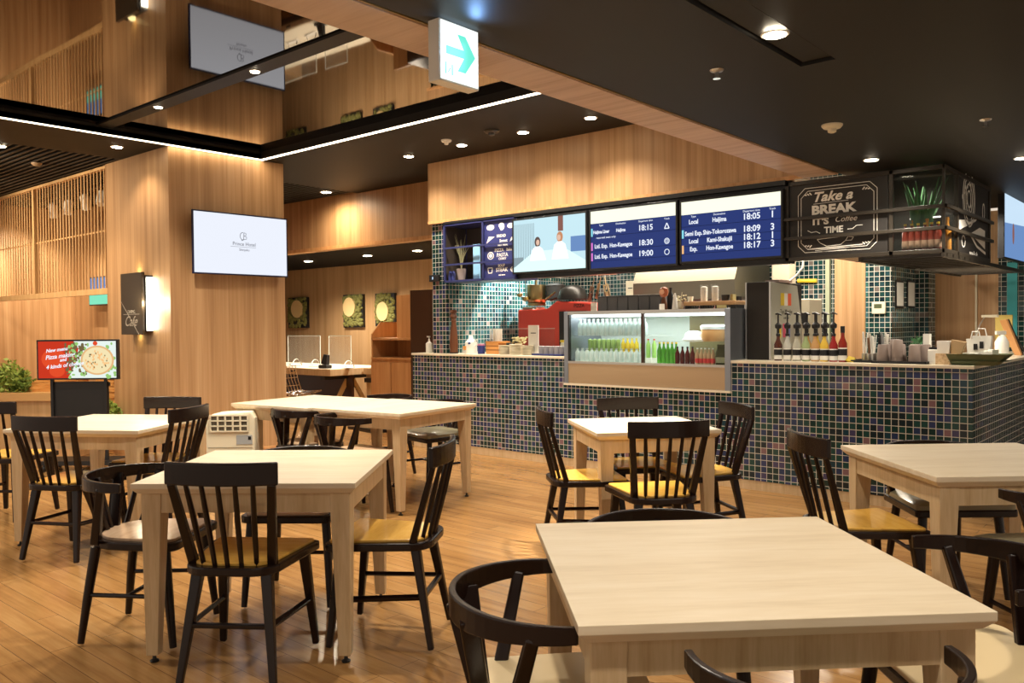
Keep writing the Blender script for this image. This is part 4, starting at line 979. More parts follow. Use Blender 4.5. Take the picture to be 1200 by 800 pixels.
mb.build('topping_image', E_ORNG, t)
mb = MB()
for i in range(14):
    a_ = random.uniform(0, 2*PI); r = math.sqrt(random.random())*.85; mb.ell(.26*w+.17*w*r*math.cos(a_), -.02*h+.31*h*r*math.sin(a_), .008*w, .012*w, Mp[6], .0005, 6)
mb.build('olive_image', E_OLV, t)
mb = MB()
for s, x, y, z in (('New menu', -.26, .27, .052), ('Pizza making', -.22, .10, .062), ('and', -.18, .0, .05), ('4 kinds of cheese', -.16, -.15, .058)): mb.text(s, z*.85, Mp[6] @ Matrix.Translation((x*w, y*h, 0)) @ Matrix.Rotation(.12, 4, 'Z'), .0004, shear=.3, bold=.001)
mb.build('lettering', E_TXT, t)
MB().b2(CX(600-33), CX(600+33), .04, .06, .20, zb_-.02).b2(-.27, .27, .045, .058, zb_-.06, zb_-.03).build('black_panel', BLACK, t)
for px in (-32, 31): MB().b2(px*sc_-.012, px*sc_+.012, .02, .045, .06, zb_+.05).build('upright', BLACK, t)
MB().b2(-.33, .33, -.05, .25, .06, .10).build('base', BLACK, t)
for a_ in (-.30, .30):
    for b_ in (-.03, .23): MB().lathe([(.028, -.012), (.03, 0), (.028, .012)], 14, (a_, b_, .03), 'X').build('caster', BLACK, t)
# air purifier in front of the pillar
dp = 6.35; s_ = dp/980.86; xc = (268-600)*s_
t = thing('air_purifier', 'cream floor standing air conditioner with grille vents and small control panel', 'air conditioner', CW(xc, dp, 0), YAW+.0)
W = 58*s_; zt_ = CAM_H-(480-381)*s_; z0_ = .0
mb = MB(); mb.prism([(-W/2, z0_), (W/2, z0_), (W/2, zt_-.05), (W/2-.03, zt_-.0), (-W/2+.05, zt_-.02), (-W/2, zt_-.08)], .22, Matrix(((1, 0, 0, 0), (0, 0, 1, 0), (0, 1, 0, 0), (0, 0, 0, 1)))); mb.build('body', CREAM, t, bevel=.012)
mb = MB(); zg1, zg0 = zt_-.03, zt_-.15
mb.b2(-W/2+.04, W/2-.05, -.004, .002, zg0, zg1); mb.build('vent_recess', mat('vent_dark', (.12, .10, .07), .6), t)
mb = MB()
for i in range(6): x = -W/2+.04+(W-.09)*i/5; mb.b2(x-.006, x+.006, -.012, -.002, zg0, zg1)
for i in range(4): z = zg0+(zg1-zg0)*i/3; mb.b2(-W/2+.035, W/2-.045, -.012, -.002, z-.005, z+.005)
mb.build('vent_grille', CREAM, t)
MB().b2(W/2-.14, W/2-.02, -.004, .001, zg0-.10, zg0-.03).build('control_panel', mat('panel_grey', (.35, .37, .38), .4), t); MB().b2(W/2-.05, W/2-.028, -.006, -.003, zg0-.065, zg0-.04).build('button', BLACK, t)
MB().b2(-W/2+.02, W/2-.02, -.003, .001, zg0-.125, zg0-.122).build('seam', mat('seam_grey', (.3, .27, .2), .6), t)
# power cable by the stand
mb = MB(); P = [CW(-4.0, 7.9, .01), CW(-3.9, 7.5, .012), CW(-3.7, 7.2, .06), CW(-3.45, 7.3, .012), CW(-3.1, 7.2, .01)]
tag(MB().tube(P, .006, 6).build('power_cable', BLACK), 'thin black cable lying on the floor beside the sign stand', 'cable')

# ================================================================== REAR ROOM
for px0, py0, px1, py1, lab in ((337.5, 349, 360, 384, 'left moss picture with a pale oval slice, beside the pillar'), (402, 345.5, 425.5, 383.5, 'middle moss picture with a tilted oval slice'), (439.5, 344, 462.5, 382, 'right moss picture partly hidden by the shelf unit')):
    a = PY(px0, py0, 8.95); b = PY(px1, py1, 8.95); w, h = b.x-a.x, a.z-b.z
    t = thing('moss_picture', lab, 'picture', ((a.x+b.x)/2, 8.95, (a.z+b.z)/2), 0, 'moss pictures on the back wall')
    MB().b2(-w/2, w/2, 0, .05, -h/2, h/2).build('frame', BLACK, t)
    mb = MB()
    for i in range(170):
        x, z = random.uniform(-.46, .46)*w, random.uniform(-.46, .46)*h; r = random.uniform(.018, .045); mb.lathe([(r, 0), (r*.8, -.02), (r*.3, -.032)], 6, (x, 0, z), 'Y')
    mb.build('moss', [MOSS], t)
    k = {'l': -.05, 'm': -.05, 'r': .15}[lab[0]]
    tt_ = MB().prism([(w*.30*math.cos(q*PI/10), h*.29*math.sin(q*PI/10)) for q in range(20)], .04, Matrix.Translation((w*(.05 if lab[0] == 'l' else -.12 if lab[0] == 'm' else -.05), 0, h*(.12 if lab[0] != 'r' else -.05))) @ MA(0, 0, 0)); tt_.build('wood_slice', TREEC, t)
# long desk with acrylic screens
zd = .72
A = PZ(387, 427, zd); xr_ = PZ(386.7, 433, zd).x
yd0 = PZ(387, 433, zd).y; xd0, xd1 = -12.3, xr_; yd1 = yd0+1.05
t = thing('work_desk', 'long cream work desk behind the pillar with a dark underframe', 'desk', (0, 0, 0))
MB().b2(xd0, xd1, yd0, yd1, zd-.09, zd).build('desktop', LEGW, t, bevel=.004)
MB().b2(xd0, xd1-.02, yd0+.02, yd1-.02, zd-.0005, zd+.004).build('desk_surface', WTOP, t)
for x in (xd1-.25, xd1-1.9, xd1-3.2):
    for s in (-1, 1): MB().frustum((x, (yd0+yd1)/2, zd-.09), (x, (yd0+yd1)/2+s*.40, 0), (.06, .03), (.06, .03), Vector((1, 0, 0))).build('leg', TREEC, t)
    MB().b2(x-.05, x+.05, yd0+.06, yd1-.06, zd-.15, zd-.09).build('crossbeam', BLACK, t)
MB().b2(xd0, xd1-.1, yd0+.45, yd0+.48, .25, zd-.09).build('modesty_panel', MAROON, t)
MB().b2(xd1-.9, xd1-.8, yd0-.003, yd0, zd-.06, zd-.03).build('socket', BLACK, t)
# second desk part to the right (perpendicular)
t = thing('side_desk', 'second cream desk running right behind the shelf unit', 'desk', (0, 0, 0))
MB().b2(xd1+.02, -7.3, yd0+.55, yd0+1.15, zd-.09, zd).build('desktop', LEGW, t, bevel=.004)
MB().b2(xd1+.02, -7.3, yd0+.6, yd0+.63, 0, zd-.09).build('modesty_panel', LEGW, t)
MB().b2(xd1+.02, -7.3, yd0+.56, yd0+.6, zd-.2, zd-.14).build('crossbeam', BLACK, t)
for px0, px1, lab in ((337, 375.5, 'clear acrylic divider on the desk next to the pillar'), (385, 411.5, 'clear acrylic divider on the desk next to the shelf unit')):
    Yd = yd0+.55; a = PY(px0, 393, Yd); b = PY(px1, 425, Yd)
    t = thing('acrylic_divider', lab, 'divider', ((a.x+b.x)/2, Yd, zd), 0, 'acrylic dividers'); w, h = b.x-a.x, a.z-zd
    MB().b2(-w/2, w/2, 0, .005, .01, h).build('sheet', FROST, t)
    MB().b2(-w/2, w/2, -.001, .007, h-.008, h).b2(-w/2, -w/2+.006, -.001, .007, 0, h).b2(w/2-.006, w/2, -.001, .007, 0, h).build('edge', ACREDGE, t)
    for s in (-1, 1): MB().b2(s*w*.35-.03, s*w*.35+.03, -.05, .055, .004, .02).build('foot', WHITE, t)
def ring_lamp(px, lab):
    p = PY(px, 420, yd0+.3); t = thing('desk_clamp_arch', lab, 'desk lamp', (p.x, yd0+.3, zd+.004))
    MB().tube([(.11*math.cos(k*PI/10), 0, .11*math.sin(k*PI/10)) for k in range(11)], .007, 8).build('arch', CHROME, t, smooth=True)
    MB().b2(-.13, .13, -.03, .03, 0, .01).build('base', WHITE, t)
for px, lab in ((348, 'white wire arch on the desk nearest the pillar'), (370, 'white wire arch on the desk between the two dividers'), (409, 'white wire arch on the desk near the shelf unit')): ring_lamp(px, lab)
p = PY(381, 426, yd0+.12)
t = thing('desk_phone', 'small black device standing on the rear desk', 'device', (p.x, yd0+.12, zd+.004)); MB().b2(-.09, .09, -.05, .05, 0, .05).build('base', BLACK, t, bevel=.01); MB().frustum((0, 0, .05), (.01, .02, .19), (.12, .06), (.08, .05)).build('stand', BLACK, t, bevel=.006)
# wire chairs
def wire_chair(x, y, rz, lab):
    t = thing('wire_chair', lab, 'chair', (x, y, 0), rz, 'wire chairs at the rear desk')
    mb = MB()
    for i in range(9):
        u = -1+2*i/8; mb.tube([(u*.2, .22, .45), (u*.2, .0, .43-.03*(1-u*u)), (u*.2, -.18, .45), (u*.2, -.26, .62), (u*.19, -.30, .80)], .004, 5)
    for j, (yy, zz) in enumerate(((.22, .45), (.1, .42), (0, .41), (-.1, .415), (-.19, .45), (-.24, .55), (-.27, .65), (-.285, .72), (-.30, .80))): mb.tube([(-.2, yy, zz+.01), (0, yy, zz-.01), (.2, yy, zz+.01)], .004, 5)
    mb.build('wire_shell', CHROME, t)
    mb = MB()
    for a_ in (-1, 1):
        for b_ in (-1, 1): mb.tube([(a_*.08, b_*.08, .42), (a_*.22, b_*.2, 0)], .006, 6)
        mb.tube([(a_*.22, -.2, .02), (a_*.08, .08, .4)], .005, 5); mb.tube([(-a_*.22, a_*.2, .01), (a_*.08, a_*.08, .4)], .005, 5)
    mb.build('wire_base', CHROME, t)
wire_chair(-9.26, 6.42, .3, 'chrome wire chair at the rear desk beside the pillar')
wire_chair(-11.6, yd0+.2, 0, 'chrome wire chair further along the rear desk')
tag(MB().b2(-14.9, -12.6, 8.4, 8.9, 0, .45).build('low_bench', SLATW, bevel=.01), 'low wooden bench at the back wall beyond the desk', 'bench')
# shelf unit left of counter
Yu = 6.84; xa = PY(435.5, 420, Yu).x; xb = PY(484, 420, Yu).x
t = thing('shelf_unit', 'orange brown wooden return station with open shelf, doors and a tall dark side', 'cabinet', ((xa+xb)/2, Yu, 0))
w = xb-xa; zsh = PY(460, 419, Yu).z; zo = PY(460, 397, Yu).z; zc2 = PY(435, 380, Yu).z; ztp = PY(470, 345, Yu).z; f = .02
MB().b2(-w/2, w/2, .0, .45, 0, zsh-.02).build('carcass', SHELFW, t)
MB().b2(-w/2, w/2, -.02, .45, zsh-.02, zsh).build('lower_shelf', SHELFW, t); MB().b2(-w/2, w/2, 0, .45, zo-.015, zo+.01).build('upper_shelf', SHELFW, t)
MB().b2(-w/2, w/2, .42, .45, zsh, zc2+.03).build('back_board', SHELFW, t)
for xx in (-w/2, w/2-f): MB().b2(xx, xx+f, 0, .45, zsh, zo).build('side_board', SHELFW, t)
for xx in (-w/2, w/2-f): MB().prism([(0, zo), (.45, zo), (.45, zc2+.03), (.14, zc2+.03), (0, zc2-.12)], f, Matrix(((0, 0, 1, xx), (1, 0, 0, 0), (0, 1, 0, 0), (0, 0, 0, 1)))).build('sloped_side', SHELFW, t)
MB().b2(-w*.05, w/2-f, .12, .14, zo+.01, ztp).build('upright_panel', SHELFW, t)
MB().text('返', .09, MA(w*.36, .119, zo+.25), .001).build('lettering', CHALKW, t)
for s in (-1, 1): MB().b2(min(0, s*w/2)+.008, max(0, s*w/2)-.008, -.018, -.001, .08, zsh-.06).build('door', SHELFW, t)
xm2 = PY(502, 420, Yu-.3).x
t2 = thing('dark_partition', 'tall dark brown partition between the shelf unit and the tiled wall', 'partition', (0, 0, 0))
MB().b2(xb+.005, xb+.5, Yu-.04, Yu+.4, 0, PY(490, 340, Yu).z).build('panel', MAROON, t2)

# ================================================================== KITCHEN EQUIPMENT
def spotlab(*a): return a
# hood
HOODM = mat('hood_steel', (.24, .215, .165), .38, .9)
t = thing('extractor_hood', 'stainless steel extractor hood at the back of the kitchen', 'hood', (0, 0, 0))
ha = PY(742, 345, KY-.8); hb_ = PY(861, 345, KY-.8); zh0 = PY(800, 350, KY-.8).z; zh1 = PY(800, 332, KY-.8).z
mb = MB(); mb.prism([(-.0, zh0), (.8, zh0), (.8, 2.5), (.35, 2.5), (0, zh1+.02)], hb_.x-ha.x, Matrix(((0, 0, 1, ha.x), (1, 0, 0, KY-.8), (0, 1, 0, 0), (0, 0, 0, 1)))); mb.build('canopy', HOODM, t)
MB().b2(ha.x-.01, hb_.x+.01, KY-.82, KY-.79, zh0-.01, zh0+.05).build('front_lip', HOODM, t)
MB().b2(ha.x, hb_.x, KY-.02, KY, 1.0, zh0).build('splashback', STEEL, t)
t = thing('hood_duct', 'black duct end beside the steel hood', 'duct', (0, 0, 0)); p = PY(843, 320, KY-.4); q = PY(860, 328, KY-.4)
MB().b2(hb_.x-.25, hb_.x+.12, KY-.5, KY-.1, q.z-.02, 2.5).build('duct', PANB, t)
bpy.data.objects.remove(t.children[0]); bpy.data.objects.remove(t)
# counter at the back of the kitchen
tag(MB().b2(-6.2, -3.2, KY-.75, KY-.03, 0, .9).build('kitchen_cabinet', STEEL, bevel=.005), 'stainless steel work cabinet along the kitchen back wall', 'cabinet')
area((-4.6, 7.1, 2.84), 48, 2.4, .5, NEUT); spot((-4.6, 7.7, 1.83), 12, NEUT, 150, .8, .1); area((-2.9, 7.3, 2.3), 30, .6, .8, NEUT)
spot((-5.6, 7.1, 2.3), 95, (.9, 1, 1.0), 70, .15, .02, (-6.25, 7.25, 1.35))
# red oven
YO = 6.95; a = PY(607, 362, YO); b = PY(700, 400, YO)
t = thing('pizza_oven', 'bright red pizza oven with stepped housing behind the counter', 'oven', (0, 0, 0))
pts = []
for px, py in ((607, 420), (607, 363), (641, 361.5), (652, 352.5), (700, 355), (700, 420)):
    p = PY(px, py, YO); pts.append((p.x, p.z))
pts[0] = (pts[0][0], .9); pts[-1] = (pts[-1][0], .9)
MB().prism(pts, .5, Matrix(((1, 0, 0, 0), (0, 0, 1, YO), (0, 1, 0, 0), (0, 0, 0, 1)))).build('housing', RED, t, bevel=.012)
p = PY(656, 376, YO); MB().b2(p.x, p.x+.35, YO-.012, YO-.004, p.z-.25, p.z+.10).build('door_opening', BLACK, t); 
p = PY(697, 359, YO); MB().b2(p.x-.04, p.x+.03, YO-.012, YO-.002, p.z-.06, p.z+.04).build('switch_plate', WHITE, t)
MB().b2(pts[0][0]-.1, pts[-1][0]+.1, YO-.1, YO+.55, .0, .895).build('stand', STEELD, t)
mb = MB(); p = PY(690, 358, YO); mb.text('PIZZA', .05, MA(p.x-.12, YO-.004, p.z), .001); mb.build('badge', BLACK, t)
# things on the oven and hanging utensils
rail = thing('utensil_rail', 'dark utensil rail with hooks above the oven', 'rail', (0, 0, 0))
Yr = 7.1; a = PY(606, 322, Yr); b = PY(722, 318, Yr); zr_ = PY(660, 324, Yr).z
MB().tube([(a.x, Yr, zr_), (b.x, Yr, zr_)], .008, 8).build('bar', STEEL, rail)
for px in (609, 616, 645, 657, 700, 709, 714): p = PY(px, 322, Yr); MB().tube([(p.x, Yr, zr_+.01), (p.x+.01, Yr-.015, zr_-.02), (p.x, Yr, zr_-.05)], .003, 6).build('hook', STEEL, rail)
def ladle(px, py, lab, r=.035, m=STEEL):
    p = PY(px, py, Yr-.02); t = thing('ladle', lab, 'utensil', (p.x, Yr-.02, p.z))
    MB().tube([(0, 0, .0), (.0, 0, zr_-p.z-.03)], .005, 6).build('handle', m, t); MB().lathe([(.004, -r), (r*.7, -r*.7), (r, 0), (r*.95, 0)], 14).build('bowl', m, t, smooth=True)
ladle(609, 344, 'steel ladle hanging leftmost from the utensil rail', .04, GOLDP); ladle(616, 348, 'larger ladle hanging beside the leftmost one', .05, GOLDP)
p = PY(625, 347, Yr+.05); t = thing('stock_pot', 'tall bronze coloured pot on the oven', 'pot', (p.x, Yr+.1, PY(625, 352, Yr+.1).z)); MB().lathe([(.10, 0), (.105, .02), (.105, .17)], 20).build('body', GOLDP, t, smooth=True); MB().tube([(0, 0, .17), (0, .0, .30)], .014, 8).build('handle', GOLDP, t)
MB().tube([(-.105, 0, .14), (-.15, 0, .14)], .008, 6).build('side_handle', GOLDP, t)
t = thing('dark_pot', 'black pot behind the bronze one', 'pot', (p.x+.18, Yr+.22, PY(637, 352, Yr+.2).z)); MB().lathe([(.11, 0), (.11, .16)], 20).build('body', PANB, t, smooth=True); MB().lathe([(.112, .16), (.08, .18), (.02, .19)], 20).build('lid', PANB, t, smooth=True)
p = PY(627, 355, Yr-.05); t = thing('frying_pan', 'shallow gold frying pan with handle on the oven', 'pan', (p.x, Yr-.02, p.z)); MB().lathe([(.09, 0), (.12, .035), (.125, .035)], 20).build('pan', GOLDP, t, smooth=True); MB().tube([(.11, 0, .03), (.27, -.02, .11)], .010, 8).build('handle', GOLDP, t)
MB().lathe([(.0, -.03), (.1, -.03), (.1, -.0)], 16).build('base', GOLDP, t)
p = PY(671, 351, Yr); t = thing('dark_hood_pan', 'large dark domed pan lid on the oven', 'pan', (p.x, Yr, p.z)); MB().lathe([(.16, 0), (.16, .03), (.13, .11), (.06, .15), (.015, .155)], 20).build('lid', PANB, t, smooth=True); MB().tube([(-.16, 0, .04), (-.30, 0, .0)], .012, 6).build('handle', PANB, t)
p = PY(616, 359.5, YO+.1); tag(MB().b2(p.x-.0, p.x+.19, YO+.05, YO+.07, p.z-.02, p.z-.005).b2(p.x, p.x+.015, YO+.05, YO+.2, p.z-.04, p.z-.005).b2(p.x+.175, p.x+.19, YO+.05, YO+.2, p.z-.04, p.z-.005).build('wire_stand', CREAM), 'pale low stand on the left step of the oven', 'stand')
for px, py, lab, m, w_ in ((694, 339, 'brown spatula hanging from the rail', mat('bronze_u', (.20, .13, .08), .4), .05), (702, 336, 'wooden handled turner hanging from the rail', mat('wood_u', (.38, .24, .12), .5), .03), (711, 337, 'pale slotted spatula hanging at the right end of the rail', mat('pale_u', (.65, .5, .28), .5), .06)):
    p = PY(px, py, Yr-.02); t = thing('spatula', lab, 'utensil', (p.x, Yr-.03, p.z)); MB().tube([(0, 0, -.02), (.0, .01, zr_-p.z-.03)], .006, 6).build('handle', m, t)
    mb = MB(); W_, H_ = w_, .13; mb.b2(-W_/2, -W_/2+.012, -.004, .004, -H_*.8, .03).b2(W_/2-.012, W_/2, -.004, .004, -H_*.8, .03).b2(-W_/2, W_/2, -.004, .004, .02, .035).b2(-W_/2, W_/2, -.004, .004, -H_*.8-.02, -H_*.3); mb.build('blade', m, t); t.rotation_euler = (0, .25 if px != 711 else -.2, 0)
# dark grey boxes on the display case
ZC = 1.415; a = PY(700, 365, YC+.12); b = PY(768, 364, YC+.12); n = 6; w = (PY(774, 364, YC+.12).x-a.x)/6
zb6 = PY(730, 346, YC+.12).z-ZC
for i in range(6):
    lab = 'dark grey box file on the display case, %s' % ('leftmost of six', 'second from the left', 'third from the left', 'fourth from the left', 'fifth from the left', 'rightmost of six beside the bottle')[i]
    t = thing('grey_box', lab, 'box', (a.x+w*(i+.5), YC+.12, ZC), 0, 'dark grey boxes on the display case')
    MB().b2(-w/2+.003, w/2-.003, 0, .25, 0, zb6).build('box', GREYBOX, t, bevel=.004); MB().b2(-w/2+.006, w/2-.006, -.002, 0, zb6*.9, zb6*.93).build('lid_line', BLACK, t)
# bottle doll, wine bottle, white cone, tray
p = PY(778, 361, YC+.10); t = thing('wooden_figure', 'small reddish wooden figure with a white tag on the display case', 'ornament', (p.x, YC+.10, ZC))
MB().lathe([(.03, 0), (.028, .05), (.015, .10), (.012, .11)], 14).build('body', WALNUT, t, smooth=True); MB().lathe([(.005, .10), (.035, .12), (.042, .15), (.035, .18), (.01, .195)], 16, sy=.7).build('head', mat('copper_wood', (.45, .13, .06), .35), t, smooth=True); MB().lathe([(.022, -.004), (.022, 0)], 16, (0, -.03, .15), 'Y').build('dial', mat('peach', (.8, .45, .3), .5), t); MB().b2(-.025, .025, -.034, -.03, .0, .05).build('tag', PAPER, t)
p = PY(786, 361, YC+.2); o = bottle_proto('wine_bottle', 'dark bottle behind the wooden figure on the display case', 'bottle', .19, .03, BLACK, BLACK, (p.x, YC+.2, ZC), .4)
p = PY(791, 361, YC+.12); t = thing('white_cone', 'narrow white cone beside the dark bottle', 'cone', (p.x, YC+.12, ZC)); MB().lathe([(.026, 0), (.018, .08), (.006, .14)], 12).build('cone', PAPER, t, smooth=True); MB().lathe([(.028, 0), (.028, .006)], 12).build('base', WHITE, t)
a = PY(801, 352, YC+.15); b = PY(861, 352, YC+.15); t = thing('wooden_tray', 'low orange wooden tray with cutlery holders on the display case', 'tray', ((a.x+b.x)/2, YC+.15, ZC)); w = b.x-a.x
MB().b2(-w/2, w/2, 0, .2, .03, .065).build('tray', mat('tray_wood', (.62, .36, .16), .5), t, bevel=.004)
for s in (-.45, -.15, .15, .45): MB().b2(s*w-.02, s*w+.02, .02, .18, 0, .03).build('foot', BLACK, t)
mb = MB()
for i in range(16): x = -w*.44+w*.75*i/15; mb.lathe([(.006, 0), (.009, .008), (.004, .016)], 6, (x, .0-.012, .012))
mb.build('bead_row', BLACK, t); MB().b2(w*.18, w*.36, -.02, -.012, .005, .03).build('name_card', mat('yel_card', (.75, .65, .3), .6), t)
for px, w_, h_, lab, m in ((809, .05, .045, 'small white cup on the wooden tray', MILK), (825, .07, .14, 'left clear tub of napkins on the wooden tray', PAPER), (838, .07, .14, 'right clear tub of napkins on the wooden tray', PAPER), (850, .07, .05, 'low basket at the right end of the wooden tray', BLACK)):
    p = PY(px, 345, YC+.25); t = thing('small_tub', lab, 'container', (p.x, YC+.25, ZC+.065)); MB().lathe([(w_*.42, 0), (w_*.5, h_)], 14).build('tub', FROST if m is PAPER else m, t, smooth=True); MB().lathe([(w_*.38, .002), (w_*.40, h_*.85), (w_*.2, h_*.9)], 10).build('contents', PAPER if m is not BLACK else KRAFT, t)
p = PY(797, 361, YC+.2); t = thing('flower_vase', 'little vase of pale flowers left of the wooden tray', 'vase', (p.x, YC+.2, ZC)); MB().lathe([(.025, 0), (.03, .03), (.015, .07)], 12).build('vase', CREAM, t, smooth=True)
mb = MB()
for i in range(14): mb.lathe([(.002, 0), (.012, .008), (.006, .014)], 6, (random.uniform(-.05, .05), random.uniform(-.03, .03), .07+random.uniform(0, .05)))
mb.tube([(0, 0, .05), (.02, 0, .15)], .003, 5); mb.build('flowers', mat('pale_flower', (.7, .65, .45), .7), t)
p = PY(858, 361, YC+.3); q = PY(867, 350, YC+.3); t = thing('patterned_box', 'small patterned packet box at the right end of the display case', 'box', (p.x+.02, YC+.25, ZC)); MB().b2(-.03, .06, 0, .1, 0, .06).build('box', CREAM, t); MB().b2(-.02, .0, .02, .08, .06, .12).build('upper_box', mat('ochre', (.5, .45, .2), .6), t); MB().b2(.03, .05, .02, .08, .06, .10).build('black_box', BLACK, t)
p = PY(738, 345, 7.4); t = thing('wall_note', 'cream notice card on the tiled kitchen wall left of the hood', 'notice', (p.x, KY-.02, 1.0)); p = PY(738.5, 338, KY-.02); MB().b2(p.x-t.location.x-.06, p.x-t.location.x+.06, 0, .015, p.z-1.0-.09, p.z-1.0+.09).build('card', CREAM, t); MB().b2(p.x-t.location.x-.03, p.x-t.location.x+.03, -.002, 0, p.z-1.0-.0, p.z-1.0+.01).build('print', BLACK, t)
# beer server (black side, silver face with flag)
Yt = 6.33; a = PY(875, 331, Yt); b = PY(903, 330, Yt); ztop = a.z
t = thing('drink_server', 'tall drink server with a black side and a silver face carrying a small tricolour flag', 'drink dispenser', (b.x, Yt, ZW))
w = b.x-a.x; hh = ztop-ZW; ye = PX(940, 380, b.x).y-Yt; ye2 = PX(934, 331, b.x).y-Yt
MB().b2(-w, -.004, 0, ye, 0, hh).build('body', DARKP, t, bevel=.003)
MB().prism([(0, 0), (ye, 0), (ye, hh*.4), (ye2, hh*.97), (0, hh)], .004, MBx(-.003, 0, 0)).build('silver_face', mat('silver_face', (.55, .55, .48), .35, .3), t)
MB().b2(-w-.01, -w, -.003, .01, 0, hh).b2(-.012, .003, -.004, 0, 0, hh).build('edge_trim', STEEL, t)
fl = MBx(.0015, 0, 0); yy = ye*.30; zz = hh*.78; s = ye*.11
for k, (nm, m) in enumerate((('flag_yellow', YEL), ('flag_white', PAPER), ('flag_red', mat('flag_red', (.75, .12, .05), .5)))): MB().prism([(yy+s*k, zz-.05), (yy+s*(k+1), zz-.05), (yy+s*(k+1), zz+.05), (yy+s*k, zz+.05)], .001, fl).build(nm, m, t)
MB().text('Tap Marche', .05, fl @ Matrix.Translation((yy+s*1.6, zz-.10, 0)), .0006).text('craft beer', .028, fl @ Matrix.Translation((yy+s*1.6, zz-.15, 0)), .0006).build('lettering', BLACK, t)
for k, m in enumerate((YEL, mat('pink_label', (.7, .1, .2), .5), mat('blue_label', (.2, .25, .6), .5))): MB().prism([(yy-.05+s*1.3*k, hh*.28), (yy-.05+s*1.3*k+s*.8, hh*.28), (yy-.05+s*1.3*k+s*.8, hh*.46), (yy-.05+s*1.3*k, hh*.46)], .001, fl).build('tap_label', m, t)
MB().b2(-.1, .02, ye*.2, ye*.6, hh, hh+.02).build('top_box', mat('pinkish', (.45, .32, .28), .5), t)
# pillar notice panel, pipe, green bar behind
p = PY(905, 320, 7.6); q = PY(925, 320, 7.6); tag(MB().b2(p.x, q.x, 7.6, 7.75, 1.5, 2.4).build('column_box', mat('beige_duct', (.36, .31, .23), .6)), 'cream vertical duct box behind the drink server', 'duct')
p = PY(969, 350, KY-.06); tag(MB().b2(p.x-.02, p.x+.02, KY-.05, KY-.0, .9, 2.3).build('wall_pipe', mat('greenish_pipe', (.35, .38, .26), .5)), 'pale vertical pipe on the tiled wall beside the wooden panel', 'pipe')
p = PY(935, 328, 7.3); t = thing('hanging_strap', 'white hose looping down behind the drink server', 'hose', (0, 0, 0)); a = PY(942, 309, 7.2); b = PY(924, 330, 7.2); MB().tube([(a.x, 7.2, 2.86), (a.x, 7.2, a.z+.1), (a.x-.01, 7.2, a.z-.03), ((a.x+b.x)/2, 7.2, b.z+.05), (b.x, 7.2, b.z)], .008, 6).build('hose', PAPER, t); MB().lathe([(.012, -.02), (.012, 0)], 8, (b.x, 7.2, b.z)).build('nozzle', STEEL, t)
a = PY(935, 329, KY-.02); b = PY(957, 329, KY-.02); tag(MB().tube([(a.x, KY-.02, a.z), (b.x, KY-.02, b.z)], .02, 8).build('squeegee', YEL), 'yellow green bar on the tiled wall behind the drink server', 'bar')
a = PY(939, 350, 7.4); b = PY(949, 390, 7.4); t = thing('coffee_grinder', 'cream coffee machine behind the syrup bottles', 'machine', (a.x, 7.4, ZW)); MB().b2(-.25, b.x-a.x, 0, .3, 0, a.z-ZW).build('body', mat('beige_machine', (.38, .34, .25), .5), t, bevel=.01); MB().b2(-.02, b.x-a.x-.02, -.01, 0, (a.z-ZW)*.55, (a.z-ZW)*.75).build('panel', BLACK, t)
# syrup bottles with pumps
def syrup(x, y, col, lab, pump=True, h=.20):
    t = thing('syrup_bottle', lab, 'bottle', (x, y, ZW), random.uniform(-.1, .1), 'syrup bottles with pumps' if pump else None)
    r = .031
    MB().lathe([(r*.9, 0), (r, .006), (r, h*.62), (r*.5, h*.80), (.013, h*.86), (.013, h*.98)], 12).build('glass_body', col, t, smooth=True)
    MB().lathe([(r*1.02, h*.06), (r*1.02, h*.48)], 12).build('label', PAPER, t, smooth=True)
    MB().lathe([(r*1.04, h*.22), (r*1.04, h*.44)], 12).build('black_band', BLACK, t)
    if pump:
        MB().lathe([(.017, h*.95), (.017, h*1.03), (.010, h*1.06), (.010, h*1.22), (.024, h*1.26), (.026, h*1.38), (.014, h*1.44), (.006, h*1.48), (.006, h*1.78)], 10).build('pump', BLACK, t, smooth=True)
        MB().tube([(-.02, 0, h*1.80), (.0, 0, h*1.82), (.032, -.02, h*1.76)], [.007, .008, .004], 8).build('pump_spout', BLACK, t)
    else:
        MB().lathe([(.016, h*.98), (.016, h*1.2)], 10).build('cap', BLACK, t)
    return t
def glassy(n, c): return mat(n, c, .12, alpha=.9)
cols = [('brown fruit', (.10, .03, .02)), ('clear', (.55, .55, .5)), ('pale', (.5, .48, .4)), ('green dotted', (.35, .45, .22)), ('caramel', (.6, .35, .15)), ('yellow mango', (.8, .55, .08)), ('strawberry red', (.35, .03, .03))]
for i, (nm, c) in enumerate(cols):
    p = PY(912+10.8*i, 420, YC+.13); syrup(p.x, YC+.13, glassy('syrup_%d' % i, c), '%s syrup bottle with black pump in the front row, %s from left' % (nm, ('leftmost', 'second', 'third', 'fourth', 'fifth', 'sixth', 'seventh')[i]))
p = PY(987.5, 420, YC+.13); syrup(p.x, YC+.13, glassy('syrup_rum', (.30, .03, .02)), 'short capped bottle of dark red syrup right of the pump bottles', False, .22)
for i, c in enumerate(((.45, .42, .3), (.5, .3, .1), (.6, .4, .05), (.4, .4, .35))):
    p = PY(935+11*i, 415, YC+.30); syrup(p.x, YC+.30, glassy('syrup_b%d' % i, c), 'rear row syrup bottle with pump behind the %s' % ('clear one', 'green dotted one', 'caramel one', 'yellow one')[i])
